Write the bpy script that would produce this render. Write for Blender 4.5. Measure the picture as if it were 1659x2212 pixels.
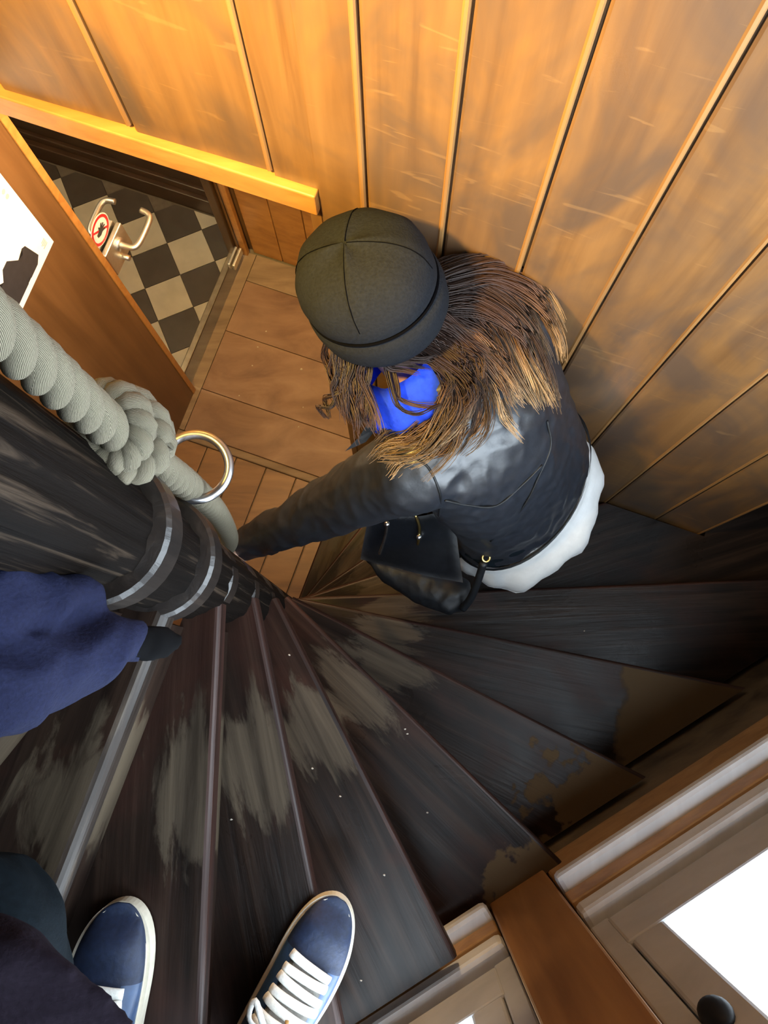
import bpy, bmesh, math, random
from mathutils import Vector, Matrix
random.seed(7)
for o in list(bpy.data.objects): bpy.data.objects.remove(o)
scn = bpy.context.scene
COL = scn.collection
# ------------------------------------------------------------------ camera
H = 3.21                                   # lens height above the landing floor
F, CX, CY = 1820.0, 829.5, 1106.0          # focal length and centre in pixels of 1659x2212
NAD = (845.0, 1455.0)                      # where straight down appears
dn = Vector((NAD[0]-CX, NAD[1]-CY, F)).normalized()
XA = (Vector((1,0,0)) - dn*dn.x).normalized()
ZU = -dn
YA = ZU.cross(XA)
cam = bpy.data.cameras.new('camera'); co = bpy.data.objects.new('camera', cam); COL.objects.link(co)
R = Matrix(((XA.x, -XA.y, -XA.z), (YA.x, -YA.y, -YA.z), (ZU.x, -ZU.y, -ZU.z)))
co.matrix_world = Matrix.Translation((0,0,H)) @ R.to_4x4()
cam.sensor_fit = 'VERTICAL'; cam.sensor_height = 24.0; cam.lens = F/2212*24.0
cam.clip_start = 0.02; cam.clip_end = 60
scn.camera = co
# ------------------------------------------------------------------ world and view
wd = bpy.data.worlds.new('world'); scn.world = wd; wd.use_nodes = True
wd.node_tree.nodes['Background'].inputs[0].default_value = (.75,.87,1,1)
wd.node_tree.nodes['Background'].inputs[1].default_value = 0.6
vs = scn.view_settings
vs.view_transform = 'Standard'; vs.look = 'None'; vs.exposure = 0.3; vs.gamma = 1.0; vs.use_curve_mapping = False
WINDOW_POWER = 10.0
LAMP_POWER = 300.0
ROOM_LAMP_POWER = 48.0
HALL_LAMP_POWER = 40.0

def W(x, y, d):
    """the place that photograph pixel x, y shows if it lies d metres below the lens"""
    r = Vector((x-CX, y-CY, F)); p = r*(d/r.dot(dn))
    return Vector((p.dot(XA), p.dot(YA), H-d))
def P(x, y, d): return Vector((x, y, H-d))
TH = math.radians(-19.5)
UA = Vector((math.cos(TH), math.sin(TH), 0)); VA = Vector((-math.sin(TH), math.cos(TH), 0))
def UV(u, v, z): return UA*u + VA*v + Vector((0,0,z))
WH = math.radians(31)
SA = Vector((math.cos(WH), math.sin(WH), 0)); NA = Vector((math.sin(WH), -math.cos(WH), 0))
def SN(s, n, z): return SA*s + NA*n + Vector((0,0,z))

# ------------------------------------------------------------------ materials
def newmat(name):
    m = bpy.data.materials.new(name); m.use_nodes = True
    return m, m.node_tree.nodes, m.node_tree.links, m.node_tree.nodes['Principled BSDF']
def ramp(n, l, src, cols):
    r = n.new('ShaderNodeValToRGB'); l.new(src, r.inputs[0])
    e = r.color_ramp.elements
    e[0].position, e[0].color = cols[0][0], (*cols[0][1], 1)
    e[1].position, e[1].color = cols[-1][0], (*cols[-1][1], 1)
    for p, c in cols[1:-1]:
        k = e.new(p); k.color = (*c, 1)
    return r.outputs[0]
def coords(n, l, scale, kind='Object', rand=True):
    t = n.new('ShaderNodeTexCoord'); m = n.new('ShaderNodeMapping'); m.inputs['Scale'].default_value = scale
    src = t.outputs[kind]
    if rand:
        oi = n.new('ShaderNodeObjectInfo'); a = n.new('ShaderNodeVectorMath'); a.operation = 'SCALE'
        a.inputs[0].default_value = (13.7, 7.3, 5.1); l.new(oi.outputs['Random'], a.inputs['Scale'])
        b = n.new('ShaderNodeVectorMath'); b.operation = 'ADD'; l.new(src, b.inputs[0]); l.new(a.outputs[0], b.inputs[1]); src = b.outputs[0]
    l.new(src, m.inputs['Vector'])
    return m.outputs[0]
def noise(n, l, vec, scale=1.0, detail=5, rough=.55, dist=0.0):
    t = n.new('ShaderNodeTexNoise'); t.inputs['Scale'].default_value = scale; t.inputs['Detail'].default_value = detail
    t.inputs['Roughness'].default_value = rough; t.inputs['Distortion'].default_value = dist
    l.new(vec, t.inputs['Vector']); return t.outputs[0]
def bump(n, l, b, h, s, d=.01):
    k = n.new('ShaderNodeBump'); k.inputs['Strength'].default_value = s; k.inputs['Distance'].default_value = d
    l.new(h, k.inputs['Height']); l.new(k.outputs[0], b.inputs['Normal'])
def mix(n, l, f, a, b, mode='MIX'):
    m = n.new('ShaderNodeMix'); m.data_type = 'RGBA'; m.blend_type = mode
    for i, v in ((0, f), (6, a), (7, b)):
        if isinstance(v, (int, float)): m.inputs[i].default_value = v
        elif isinstance(v, tuple): m.inputs[i].default_value = (*v, 1)
        else: l.new(v, m.inputs[i])
    return m.outputs[2]
def math_(n, l, op, a, b=None, clamp=False):
    m = n.new('ShaderNodeMath'); m.operation = op; m.use_clamp = clamp
    for i, v in enumerate((a, b)):
        if v is None: continue
        if isinstance(v, (int, float)): m.inputs[i].default_value = v
        else: l.new(v, m.inputs[i])
    return m.outputs[0]
def plain(name, col, rough=.5, metal=0.0, bs=0.0, bscale=60, var=.15, spec=.5, coat=0.0):
    m, n, l, b = newmat(name)
    v = coords(n, l, (1,1,1)); f = noise(n, l, v, bscale, 4)
    lo = tuple(c*(1-var) for c in col); hi = tuple(min(1, c*(1+var)) for c in col)
    l.new(ramp(n, l, f, [(.3, lo), (.7, hi)]), b.inputs['Base Color'])
    b.inputs['Roughness'].default_value = rough; b.inputs['Metallic'].default_value = metal
    b.inputs['Specular IOR Level'].default_value = spec; b.inputs['Coat Weight'].default_value = coat
    if bs: bump(n, l, b, f, bs, .004)
    return m
def wood(name, dark, mid, light, scale=(30,30,1.6), rough=.4, bs=.15, spec=.5, fleck=None, tone=.35, coat=0.0, pos=(.25,.5,.78), stain=None):
    m, n, l, b = newmat(name)
    v = coords(n, l, scale); g = noise(n, l, v, 1.0, 7, .6, .6)
    c = ramp(n, l, g, [(pos[0], dark), (pos[1], mid), (pos[2], light)])
    v2 = coords(n, l, (2.2,2.2,1.4)); g2 = noise(n, l, v2, 1.0, 3, .5)
    c = mix(n, l, math_(n, l, 'MULTIPLY', g2, tone), c, dark)
    if pos[0] == .25:
        v4 = coords(n, l, (3.1,3.1,3.1)); g4 = noise(n, l, v4, 1.0, 2, .5)
        c = mix(n, l, ramp_val(n, l, g4, .5, .72, .3), c, light)
    if stain:
        v5 = coords(n, l, (5.5,5.5,2.6)); g5 = noise(n, l, v5, 1.0, 4, .6, .8)
        c = mix(n, l, ramp_val(n, l, g5, .42, .64, .8), c, stain)
    if fleck:
        v3 = coords(n, l, fleck[0]); g3 = noise(n, l, v3, 1.0, 2, .5, 1.2)
        k = ramp(n, l, g3, [(.66, (0,0,0)), (.7, (1,1,1))])
        c = mix(n, l, math_(n, l, 'MULTIPLY', k, fleck[2]), c, fleck[1])
    l.new(c, b.inputs['Base Color'])
    l.new(ramp(n, l, g2, [(.2, (rough*.8,)*3), (.8, (min(1, rough*1.25),)*3)]), b.inputs['Roughness'])
    b.inputs['Specular IOR Level'].default_value = spec; b.inputs['Coat Weight'].default_value = coat
    bump(n, l, b, g, bs, .004)
    return m
def ramp_val(n, l, src, a, b, k):
    m = n.new('ShaderNodeMapRange'); m.inputs['From Min'].default_value = a; m.inputs['From Max'].default_value = b
    m.inputs['To Max'].default_value = k; l.new(src, m.inputs['Value']); return m.outputs[0]
def emit(name, col, strength):
    m, n, l, b = newmat(name)
    b.inputs['Base Color'].default_value = (*col, 1); b.inputs['Roughness'].default_value = .6
    b.inputs['Emission Color'].default_value = (*col, 1); b.inputs['Emission Strength'].default_value = strength
    return m
M = {}
M['plank'] = wood('oak_planks', (.098,.046,.0165), (.178,.089,.031), (.25,.13,.046), (26,26,1.3), .36, .10, fleck=((7,7,46), (.42,.24,.09), .12), tone=.6, stain=(.066,.044,.032))
M['plank_edge_lit'] = wood('oak_edge_highlight', (.15,.07,.023), (.22,.11,.036), (.28,.145,.05), (26,26,1.3), .4, .05, tone=.2)  # window light caught by the rounded plank edge, painted as a lighter oak
M['lintel'] = wood('oak_trim', (.26,.105,.025), (.40,.18,.045), (.50,.25,.07), (4,30,30), .38, .1, tone=.3)
M['panel'] = wood('door_oak', (.085,.040,.014), (.135,.066,.024), (.19,.096,.036), (22,22,1.2), .36, .08, tone=.4)
M['floorwood'] = wood('landing_oak', (.09,.040,.015), (.18,.085,.031), (.26,.135,.053), (3,24,24), .45, .15, tone=.5)
M['dustboard'] = wood('dusty_board', (.095,.062,.039), (.185,.128,.083), (.27,.195,.132), (3,20,20), .6, .12, tone=.4)
M['redboard'] = wood('worn_red_board', (.085,.040,.025), (.20,.115,.073), (.30,.195,.135), (4,9,9), .55, .12, tone=.6)
M['darkwood'] = wood('dark_wainscot', (.035,.017,.009), (.06,.03,.015), (.085,.042,.02), (6,30,30), .4, .1)
M['newel'] = wood('newel_wood', (.002,.0014,.0011), (.005,.0034,.0026), (.050,.035,.024), (75,75,3.2), .6, .8, spec=.05, tone=.2, pos=(.3,.56,.72))
M['post'] = wood('window_post_wood', (.18,.085,.036), (.30,.155,.062), (.42,.235,.095), (26,26,2), .42, .1)
M['apron'] = wood('apron_wood', (.24,.13,.055), (.38,.22,.09), (.50,.31,.135), (5,26,26), .5, .12)
M['frame'] = wood('grey_window_frame', (.32,.335,.36), (.42,.435,.46), (.5,.52,.55), (8,8,8), .45, .06)
M['frame_lit'] = wood('daylit_sill_tone', (.52,.53,.55), (.60,.62,.65), (.68,.70,.73), (30,6,30), .4, .1)  # daylight falling on sill and lower rail, put into a paler frame colour
M['plaster'] = wood('stained_wall', (.035,.027,.02), (.15,.11,.066), (.24,.175,.10), (9,9,9), .75, .2, tone=.7)
M['wallplain'] = plain('plain_wall', (.16,.11,.07), .7, bscale=5)
M['ceil'] = plain('ceiling_paint', (.16,.11,.07), .8, bscale=4)
M['metal'] = plain('brushed_steel', (.86,.85,.83), .42, 1.0, .05, 120, .05)
M['ring'] = plain('ring_steel', (.42,.41,.42), .3, 1.0, .06, 60, .12)
M['strip'] = plain('threshold_steel', (.40,.34,.26), .35, .8, .05, 40, .15)
M['tile_w'] = plain('cream_tile', (.62,.55,.42), .35, 0, .03, 14, .1)
M['tile_b'] = plain('brown_tile', (.075,.062,.052), .38, 0, .03, 14, .15)
M['grout'] = plain('grout', (.16,.13,.10), .8)
M['leather'] = plain('black_leather', (.010,.012,.017), .40, 0, .14, 60, .3, .75)
M['leather_soft'] = plain('matt_leather', (.006,.007,.009), .5, 0, .2, 60, .3, .3)
M['cotton'] = plain('white_cotton', (.86,.87,.87), .85, 0, .15, 40, .04)
M['beanie'] = plain('black_knit', (.0085,.0095,.012), .9, 0, .35, 240, .25, .08)
M['beanie_line'] = plain('black_cord', (.0015,.0015,.002), .95, 0, .2, 200, .1, .02)
M['scarf'] = plain('blue_fleece', (.025,.085,.80), .85, 0, .2, 90, .12, .3)
M['skin'] = plain('skin', (.62,.38,.28), .5, 0, .05, 60, .08)
M['trousers'] = plain('dark_trousers', (.0035,.006,.0085), .9, 0, .2, 200, .2, .06)
M['jacket'] = plain('navy_cloth', (.0075,.0095,.029), .85, 0, .3, 300, .22, .12)
M['coat'] = plain('plum_cloth', (.0095,.007,.0115), .9, 0, .25, 260, .2, .06)
M['shoe'] = plain('navy_suede', (.008,.0165,.046), .6, 0, .2, 150, .25, .4)
M['shoe_side'] = plain('blue_leather', (.022,.055,.135), .42, 0, .1, 80, .2, .5)
M['lining'] = plain('blue_lining', (.02,.08,.42), .8)
M['sole'] = plain('cream_rubber', (.60,.56,.46), .6, 0, .08, 60, .1)
M['lace'] = plain('white_lace', (.78,.79,.76), .85, 0, .25, 300, .08)
M['lace_tan'] = plain('tan_cord', (.42,.24,.08), .8, 0, .2, 200)
M['tongue'] = plain('grey_canvas', (.40,.38,.35), .85, 0, .2, 200)
M['zip_s'] = plain('silver_zip', (.75,.76,.78), .25, 1.0)
M['zip_b'] = plain('brass_zip', (.55,.42,.16), .3, 1.0)
M['paper'] = plain('white_paper', (.93,.93,.92), .6, 0, 0, 10, .02)
M['ink'] = plain('black_ink', (.028,.026,.03), .6)
M['inkgrey'] = plain('grey_ink', (.42,.40,.40), .6)
M['inkblue'] = plain('pale_blue_ink', (.38,.50,.66), .6)
M['red'] = plain('red_print', (.62,.02,.025), .5)
M['vinyl'] = plain('white_vinyl', (.85,.83,.84), .45)
M['chip'] = plain('plaster_chip', (.38,.34,.29), .7)
M['latch'] = plain('black_latch', (.006,.0065,.008), .6, spec=.2)
M['glove'] = plain('black_glove', (.003,.003,.0035), .9, spec=.05)
M['eye'] = plain('eye_white', (.8,.8,.78), .2)
M['lip'] = plain('lips', (.45,.14,.12), .4)
M['lampshade'] = plain('lamp_shade', (.75,.6,.35), .6)
M['bulb'] = emit('bulb', (1,.62,.22), 12)
M['pane'] = emit('daylit_frosted_glass', (.76,.89,1.0), WINDOW_POWER)
m, n, l, b = newmat('clear_glass')
b.inputs['Transmission Weight'].default_value = 1; b.inputs['Roughness'].default_value = .02; b.inputs['IOR'].default_value = 1.05
b.inputs['Base Color'].default_value = (.93,.96,.95,1); M['glass'] = m

def tread_material(name, patch_from=None, seed=0):
    m, n, l, b = newmat(name)
    v = coords(n, l, (2.2, 42, 20)); g = noise(n, l, v, 1.0, 7, .62, .4)
    c = ramp(n, l, g, [(.28, (.0036,.0024,.002)), (.5, (.0115,.007,.0052)), (.75, (.029,.0175,.0122))])
    vb = coords(n, l, (4,6,4)); gb = noise(n, l, vb, 1.0, 4, .6, .5)
    c = mix(n, l, ramp_val(n, l, gb, .5, .75, .45), c, (.042,.013,.008))
    t = n.new('ShaderNodeTexCoord'); s = n.new('ShaderNodeSeparateXYZ'); l.new(t.outputs['Object'], s.inputs[0])
    x, y = s.outputs['X'], s.outputs['Y']
    # footworn wood: near the nosing, where people step close to the newel
    nx = math_(n, l, 'SUBTRACT', 1.0, math_(n, l, 'ABSOLUTE', math_(n, l, 'MULTIPLY', math_(n, l, 'SUBTRACT', x, .27), 5.2)), True)
    ny = math_(n, l, 'SUBTRACT', 1.0, math_(n, l, 'ABSOLUTE', math_(n, l, 'MULTIPLY', math_(n, l, 'SUBTRACT', y, .02), 8.0)), True)
    w = math_(n, l, 'MULTIPLY', nx, ny)
    vw = coords(n, l, (7, 26, 10)); gw = noise(n, l, vw, 1.0, 6, .7, .5)
    w = ramp_val(n, l, math_(n, l, 'ADD', w, math_(n, l, 'MULTIPLY', math_(n, l, 'SUBTRACT', gw, .5), 1.5)), .44, .60, .9)
    worn = ramp(n, l, g, [(.3, (.018,.0125,.008)), (.7, (.074,.057,.038))])
    c = mix(n, l, w, c, worn)
    rgh = mix(n, l, w, ramp(n, l, gb, [(.3, (.24,.24,.24)), (.7, (.42,.42,.42))]), (.62,.62,.62))
    if patch_from:
        vp = coords(n, l, (14,14,14)); gp = noise(n, l, vp, 1.0, 4, .6)
        px_ = math_(n, l, 'ADD', math_(n, l, 'ADD', x, math_(n, l, 'MULTIPLY', y, patch_from[1])), math_(n, l, 'MULTIPLY', math_(n, l, 'SUBTRACT', gp, .5), patch_from[2]))
        k = ramp_val(n, l, px_, patch_from[0], patch_from[0]+.02, 1.0)
        c = mix(n, l, k, c, (.072,.047,.024)); rgh = mix(n, l, k, rgh, (.8,.8,.8))
    l.new(c, b.inputs['Base Color']); l.new(rgh, b.inputs['Roughness'])
    b.inputs['Specular IOR Level'].default_value = .13
    hsum = math_(n, l, 'ADD', g, math_(n, l, 'MULTIPLY', gb, .8)); bump(n, l, b, hsum, .28, .004)
    return m
M['tread'] = tread_material('dark_tread_wood')
M['tread_a'] = tread_material('dark_tread_dusty_end', (.83, .12, .10))
M['tread_b'] = tread_material('dark_tread_stained_end', (.68, .2, .42))
m, n, l, b = newmat('worn_nosing')
v = coords(n, l, (5,40,40)); g = noise(n, l, v, 1.0, 6, .65)
l.new(ramp(n, l, g, [(.3, (.006,.004,.003)), (.55, (.024,.017,.013)), (.8, (.11,.085,.062))]), b.inputs['Base Color'])
b.inputs['Roughness'].default_value = .4; bump(n, l, b, g, .3, .003); b.inputs['Specular IOR Level'].default_value = .3; M['nosing'] = m
M['hub'] = wood('hub_wood', (.006,.0045,.004), (.014,.010,.008), (.035,.025,.019), (50,50,6), .32, .25, spec=.5, pos=(.3,.55,.8))
M['nosing_dark'] = wood('dark_nosing', (.006,.0035,.003), (.026,.010,.007), (.075,.034,.024), (3,40,40), .42, .3, spec=.25, pos=(.3,.55,.8))
m, n, l, b = newmat('hemp_rope')
tc = n.new('ShaderNodeTexCoord'); mp = n.new('ShaderNodeMapping'); mp.inputs['Scale'].default_value = (1,1,1); l.new(tc.outputs['UV'], mp.inputs[0])
wv = n.new('ShaderNodeTexWave'); wv.wave_type = 'BANDS'; wv.bands_direction = 'X'; wv.inputs['Scale'].default_value = 9.0
wv.inputs['Distortion'].default_value = 1.4; wv.inputs['Detail'].default_value = 2; wv.inputs['Detail Scale'].default_value = 2.0
l.new(mp.outputs[0], wv.inputs['Vector'])
l.new(ramp(n, l, wv.outputs[0], [(.1, (.058,.049,.030)), (.5, (.125,.108,.070)), (.95, (.22,.195,.135))]), b.inputs['Base Color'])
b.inputs['Roughness'].default_value = .85; bump(n, l, b, wv.outputs[0], .5, .003); M['rope'] = m
m, n, l, b = newmat('brown_to_blond_hair')
at = n.new('ShaderNodeAttribute'); at.attribute_name = 'along'; at2 = n.new('ShaderNodeAttribute'); at2.attribute_name = 'shade'
c = ramp(n, l, at.outputs['Fac'], [(0, (.011,.005,.0035)), (.42, (.040,.018,.011)), (.68, (.125,.062,.030)), (1, (.44,.29,.15))])
c = mix(n, l, ramp_val(n, l, at2.outputs['Fac'], 0, 1, .85), c, (.013,.006,.004))
l.new(c, b.inputs['Base Color']); b.inputs['Roughness'].default_value = .48; b.inputs['Specular IOR Level'].default_value = .3; M['hair'] = m

# ------------------------------------------------------------------ mesh helpers
def link(name, me, mat, parent=None, smooth=False):
    o = bpy.data.objects.new(name, me); COL.objects.link(o)
    if mat: me.materials.clear(); me.materials.append(M[mat] if isinstance(mat, str) else mat)
    if smooth: me.polygons.foreach_set('use_smooth', [True]*len(me.polygons))
    if parent:
        o.parent = parent; o.matrix_parent_inverse = parent.matrix_basis.inverted()
    return o
def from_bm(name, bm, mat, parent=None, smooth=False):
    bmesh.ops.recalc_face_normals(bm, faces=bm.faces)
    me = bpy.data.meshes.new(name); bm.to_mesh(me); bm.free(); return link(name, me, mat, parent, smooth)
def tag(o, label=None, cat=None, group=None, kind=None):
    if label: o['label'] = label
    if cat: o['category'] = cat
    if group: o['group'] = group
    if kind: o['kind'] = kind
    return o
def empty(name, loc, rz=0.0):
    o = bpy.data.objects.new(name, None); COL.objects.link(o); o.location = loc; o.rotation_euler = (0,0,rz); o.empty_display_size = .1
    return o
def prism(bm, pts, z0, z1):
    """vertical prism over a plan outline"""
    a = [bm.verts.new((p[0], p[1], z0)) for p in pts]; b = [bm.verts.new((p[0], p[1], z1)) for p in pts]
    k = len(pts); bm.faces.new(a[::-1]); bm.faces.new(b)
    for i in range(k): bm.faces.new((a[i], a[(i+1)%k], b[(i+1)%k], b[i]))
def hexa(bm, c):
    v = [bm.verts.new(p) for p in c]
    for f in ((3,2,1,0),(4,5,6,7),(0,1,5,4),(1,2,6,5),(2,3,7,6),(3,0,4,7)): bm.faces.new([v[i] for i in f])
def boxF(fr, a0, a1, b0, b1, z0, z1, bev=0.0, bm=None):
    """box in a wall frame fr(a, b, z)"""
    own = bm is None
    if own: bm = bmesh.new()
    hexa(bm, [fr(a0,b0,z0), fr(a1,b0,z0), fr(a1,b1,z0), fr(a0,b1,z0), fr(a0,b0,z1), fr(a1,b0,z1), fr(a1,b1,z1), fr(a0,b1,z1)])
    if bev: bmesh.ops.bevel(bm, geom=bm.edges[:], offset=bev, segments=2, affect='EDGES', profile=.5)
    return bm
def XYf(a, b, z): return Vector((a, b, z))
def catmull(pts, n):
    pts = [Vector(p) for p in pts]; out = []
    q = [pts[0]*2-pts[1]] + pts + [pts[-1]*2-pts[-2]]
    for i in range(1, len(q)-2):
        for j in range(n):
            t = j/n; a, b_, c, d = q[i-1:i+3]
            out.append(.5*((2*b_) + (c-a)*t + (2*a-5*b_+4*c-d)*t*t + (3*b_-a-3*c+d)*t**3))
    out.append(pts[-1]); return out
def lerp_list(vals, n):
    out = []
    for i in range(len(vals)-1):
        for j in range(n): 
            t = j/n; t = t*t*(3-2*t); out.append(vals[i]*(1-t)+vals[i+1]*t)
    out.append(vals[-1]); return out
def tube(bm, path, radii, sides=10, up=None, flat=1.0, uvl=None, ul=30.0, closed=False, cap=True):
    """sweep an ellipse along a path; flat squeezes it along the carried normal"""
    k = len(path)
    if isinstance(radii, (int, float)): radii = [radii]*k
    rings = []; nrm = None; dist = 0
    for i in range(k):
        if closed: tg = (path[(i+1)%k]-path[i-1])
        else: tg = path[min(i+1, k-1)]-path[max(i-1, 0)]
        tg = tg.normalized()
        if nrm is None:
            ref = up or (Vector((0,0,1)) if abs(tg.z) < .9 else Vector((1,0,0)))
            nrm = (ref-tg*ref.dot(tg)).normalized()
        else: nrm = (nrm-tg*nrm.dot(tg)).normalized()
        bi = tg.cross(nrm)
        if i: dist += (path[i]-path[i-1]).length
        rings.append(([bm.verts.new(path[i]+(nrm*math.cos(a)*flat+bi*math.sin(a))*radii[i]) for a in [2*math.pi*j/sides for j in range(sides)]], dist))
    for i in range(k if closed else k-1):
        A, da = rings[i]; B, db = rings[(i+1)%k]
        for j in range(sides):
            f = bm.faces.new((A[j], A[(j+1)%sides], B[(j+1)%sides], B[j]))
            if uvl:
                for lp, (uu, vv) in zip(f.loops, ((j, da), (j+1, da), (j+1, db), (j, db))): lp[uvl].uv = (uu/sides*2+vv*9, vv*ul)
    if cap and not closed:
        bm.faces.new(rings[0][0][::-1]); bm.faces.new(rings[-1][0])
def loft(bm, rings, n=32, cap=True, power=2.0):
    """rings: (centre, vector a, vector b)"""
    R_ = []
    for c, a, b_ in rings:
        r = []
        for j in range(n):
            t = 2*math.pi*j/n; cs, sn = math.cos(t), math.sin(t)
            cs = math.copysign(abs(cs)**(2/power), cs); sn = math.copysign(abs(sn)**(2/power), sn)
            r.append(bm.verts.new(Vector(c)+Vector(a)*cs+Vector(b_)*sn))
        R_.append(r)
    for A, B in zip(R_, R_[1:]):
        for j in range(n): bm.faces.new((A[j], A[(j+1)%n], B[(j+1)%n], B[j]))
    if cap: bm.faces.new(R_[0][::-1]); bm.faces.new(R_[-1])
def ball(bm, c, r, seg=16, rings=10, mat3=None):
    mt = Matrix.Translation(c) @ (mat3.to_4x4() if mat3 else Matrix.Identity(4)) @ Matrix.Diagonal((*(r if isinstance(r, tuple) else (r, r, r)), 1))
    bmesh.ops.create_uvsphere(bm, u_segments=seg, v_segments=rings, radius=1, matrix=mt)
def fuse(bm, voxel, smooth=6):
    """weld overlapping closed shapes into one continuous skin"""
    bmesh.ops.recalc_face_normals(bm, faces=bm.faces)
    me = bpy.data.meshes.new('tmp'); bm.to_mesh(me); bm.free()
    o = bpy.data.objects.new('tmp', me); COL.objects.link(o)
    r = o.modifiers.new('r', 'REMESH'); r.mode = 'VOXEL'; r.voxel_size = voxel
    s = o.modifiers.new('s', 'SMOOTH'); s.factor = .5; s.iterations = smooth
    dg = bpy.context.evaluated_depsgraph_get(); dg.update()
    out = bpy.data.meshes.new_from_object(o.evaluated_get(dg)); bpy.data.objects.remove(o)
    return out
def clip(poly, a, b_, c):
    """keep a*x + b*y <= c"""
    out = []
    for i in range(len(poly)):
        p, q = poly[i], poly[(i+1)%len(poly)]
        fp, fq = a*p[0]+b_*p[1]-c, a*q[0]+b_*q[1]-c
        if fp <= 0: out.append(p)
        if fp*fq < 0:
            t = fp/(fp-fq); out.append((p[0]+(q[0]-p[0])*t, p[1]+(q[1]-p[1])*t))
    return out

# ================================================================== THE SETTING
WV = .6856                       # planked wall plane (v)
TOP = H+1.15                     # ceiling height
# planked wall
wall = from_bm('wall_back', boxF(UV, -.366, .729, WV+.012, WV+.09, 0, TOP), 'plank'); tag(wall, 'oak planked wall beside the spiral stair', kind='structure')
from_bm('wall_above_door', boxF(UV, -1.60, -.366, WV+.012, WV+.09, 1.99, TOP), 'plank', wall)
seams = [-1.62, -1.38, -1.16, -.93, -.69, -.443, -.283, -.150, -.014, .130, .283, .440, .593, .729]
for i in range(len(seams)-1):
    a, b_ = seams[i]+.002, seams[i+1]-.002
    over = a < -.40
    bm = bmesh.new(); prof = [(a, WV+.012), (a, WV+.003), (a+.004, WV+.001), (b_-.009, WV), (b_-.006, WV-.002), (b_-.002, WV-.001), (b_, WV+.002), (b_, WV+.012)]
    def zb(u): return (1.969+.013*max(0, (u-a)/(b_-a))**1.5) if over else .003
    if i == 5: prof2 = prof
    lo = [bm.verts.new(UV(u, v, zb(u))) for u, v in prof]; hi = [bm.verts.new(UV(u, v, TOP-.003)) for u, v in prof]
    bm.faces.new(lo); bm.faces.new(hi[::-1])
    for j in range(len(prof)):
        k = (j+1)%len(prof); bm.faces.new((lo[j], hi[j], hi[k], lo[k]))
    if i == 5:      # the plank at the end of the lintel: above the lintel only left of its end
        bm.free(); bm = bmesh.new()
        ue = -.366
        for pts, z0 in (([(a, WV+.012), (a, WV), (ue, WV), (ue, WV+.012)], 1.972), ([(ue, WV+.012), (ue, WV-.0005)]+prof[3:], .003)):
            prism(bm, [UV(u, v, 0) for u, v in pts], z0, TOP-.003)
    pk = from_bm('plank', bm, 'plank', wall); pk.data.materials.append(M['plank_edge_lit'])
    for p in pk.data.polygons:
        if UA.dot(p.center) > b_-.0095 and abs(p.normal.z) < .5 and VA.dot(p.normal) < -.2: p.material_index = 1
lt = from_bm('trim_1', boxF(UV, -1.60, -.368, WV-.014, WV+.10, 1.912, 1.968, .003), 'lintel'); tag(lt, 'straight oak lintel over the doorway', kind='structure')
from_bm('jamb', boxF(UV, -.392, -.370, WV+.004, WV+.09, .002, 1.910, .002), 'plank', lt)
# end of the planked wall and the bay behind it
bay = from_bm('wall_bay', boxF(UV, .60, 1.60, 1.02, 1.10, 0, TOP), 'wallplain'); tag(bay, 'plain wall of the bay behind the planked wall', kind='structure')
rt = from_bm('wall_right', boxF(UV, 1.36, 1.44, -.9, 1.02, 0, TOP), 'wallplain'); tag(rt, 'plain wall closing the window bay', kind='structure')
# landing floor
fl = from_bm('floor', boxF(UV, -1.19, 1.36, -1.6, 1.50, -.10, -.012), 'grout'); tag(fl, 'wooden landing floor at the foot of the stair', kind='structure')
u0 = -1.10
for k in range(9):               # boards of the landing, running away from the threshold
    from_bm('floor_board', boxF(UV, u0+.002, u0+.123, -1.1, .585, -.012, 0, .002), 'floorwood', fl); u0 += .125
from_bm('threshold_nosing', boxF(UV, -1.13, -.372, .585, .615, -.012, .014, .005), 'dustboard', fl)
for (a0, a1, b0, b1, mt_) in ((-1.175,-1.085,.617,1.41,'dustboard'), (-1.083,-.40,.617,.80,'redboard'), (-1.083,-.40,.802,1.06,'redboard'), (-1.083,-.40,1.062,1.29,'redboard'), (-1.083,-.40,1.292,1.41,'dustboard'), (-.398,.02,.79,1.41,'dustboard')):
    from_bm('floor_board', boxF(UV, a0, a1, b0, b1, -.012, .010, .002), mt_, fl)
from_bm('threshold_strip', boxF(UV, -1.197, -1.172, .615, 1.412, -.012, .016, .003), 'strip', fl)
# vestibule behind the doorway
vb = from_bm('wall_vestibule', boxF(UV, -1.16, .10, 1.432, 1.50, 0, 2.0), 'plank'); tag(vb, 'boarded back wall of the little vestibule', kind='structure')
us = -1.10
while us < .02:
    from_bm('wall_board', boxF(UV, us+.002, us+.128, 1.416, 1.432, .012, 1.98, .003), 'lintel', vb); us += .13
vr = from_bm('wall_vestibule_right', boxF(UV, .02, .10, .80, 1.414, 0, 2.0), 'panel'); tag(vr, 'oak end wall of the vestibule', kind='structure')
vc = from_bm('ceiling_vestibule', boxF(UV, -1.20, .10, WV+.105, 1.50, 2.0, 2.06), 'ceil'); tag(vc, 'low ceiling of the vestibule', kind='structure')
df = empty('door_frame', UV(-1.17, 1.40, 0)); tag(df, kind='structure'); df.name = 'trim_2'; df['label'] = 'oak frame of the glass door'
from_bm('frame_post', boxF(UV, -1.20, -1.163, 1.38, 1.43, .012, 2.0, .003), 'panel', df)
from_bm('frame_stop', boxF(UV, -1.16, -1.115, 1.392, 1.414, .012, 1.98, .003), 'lintel', df)
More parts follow.
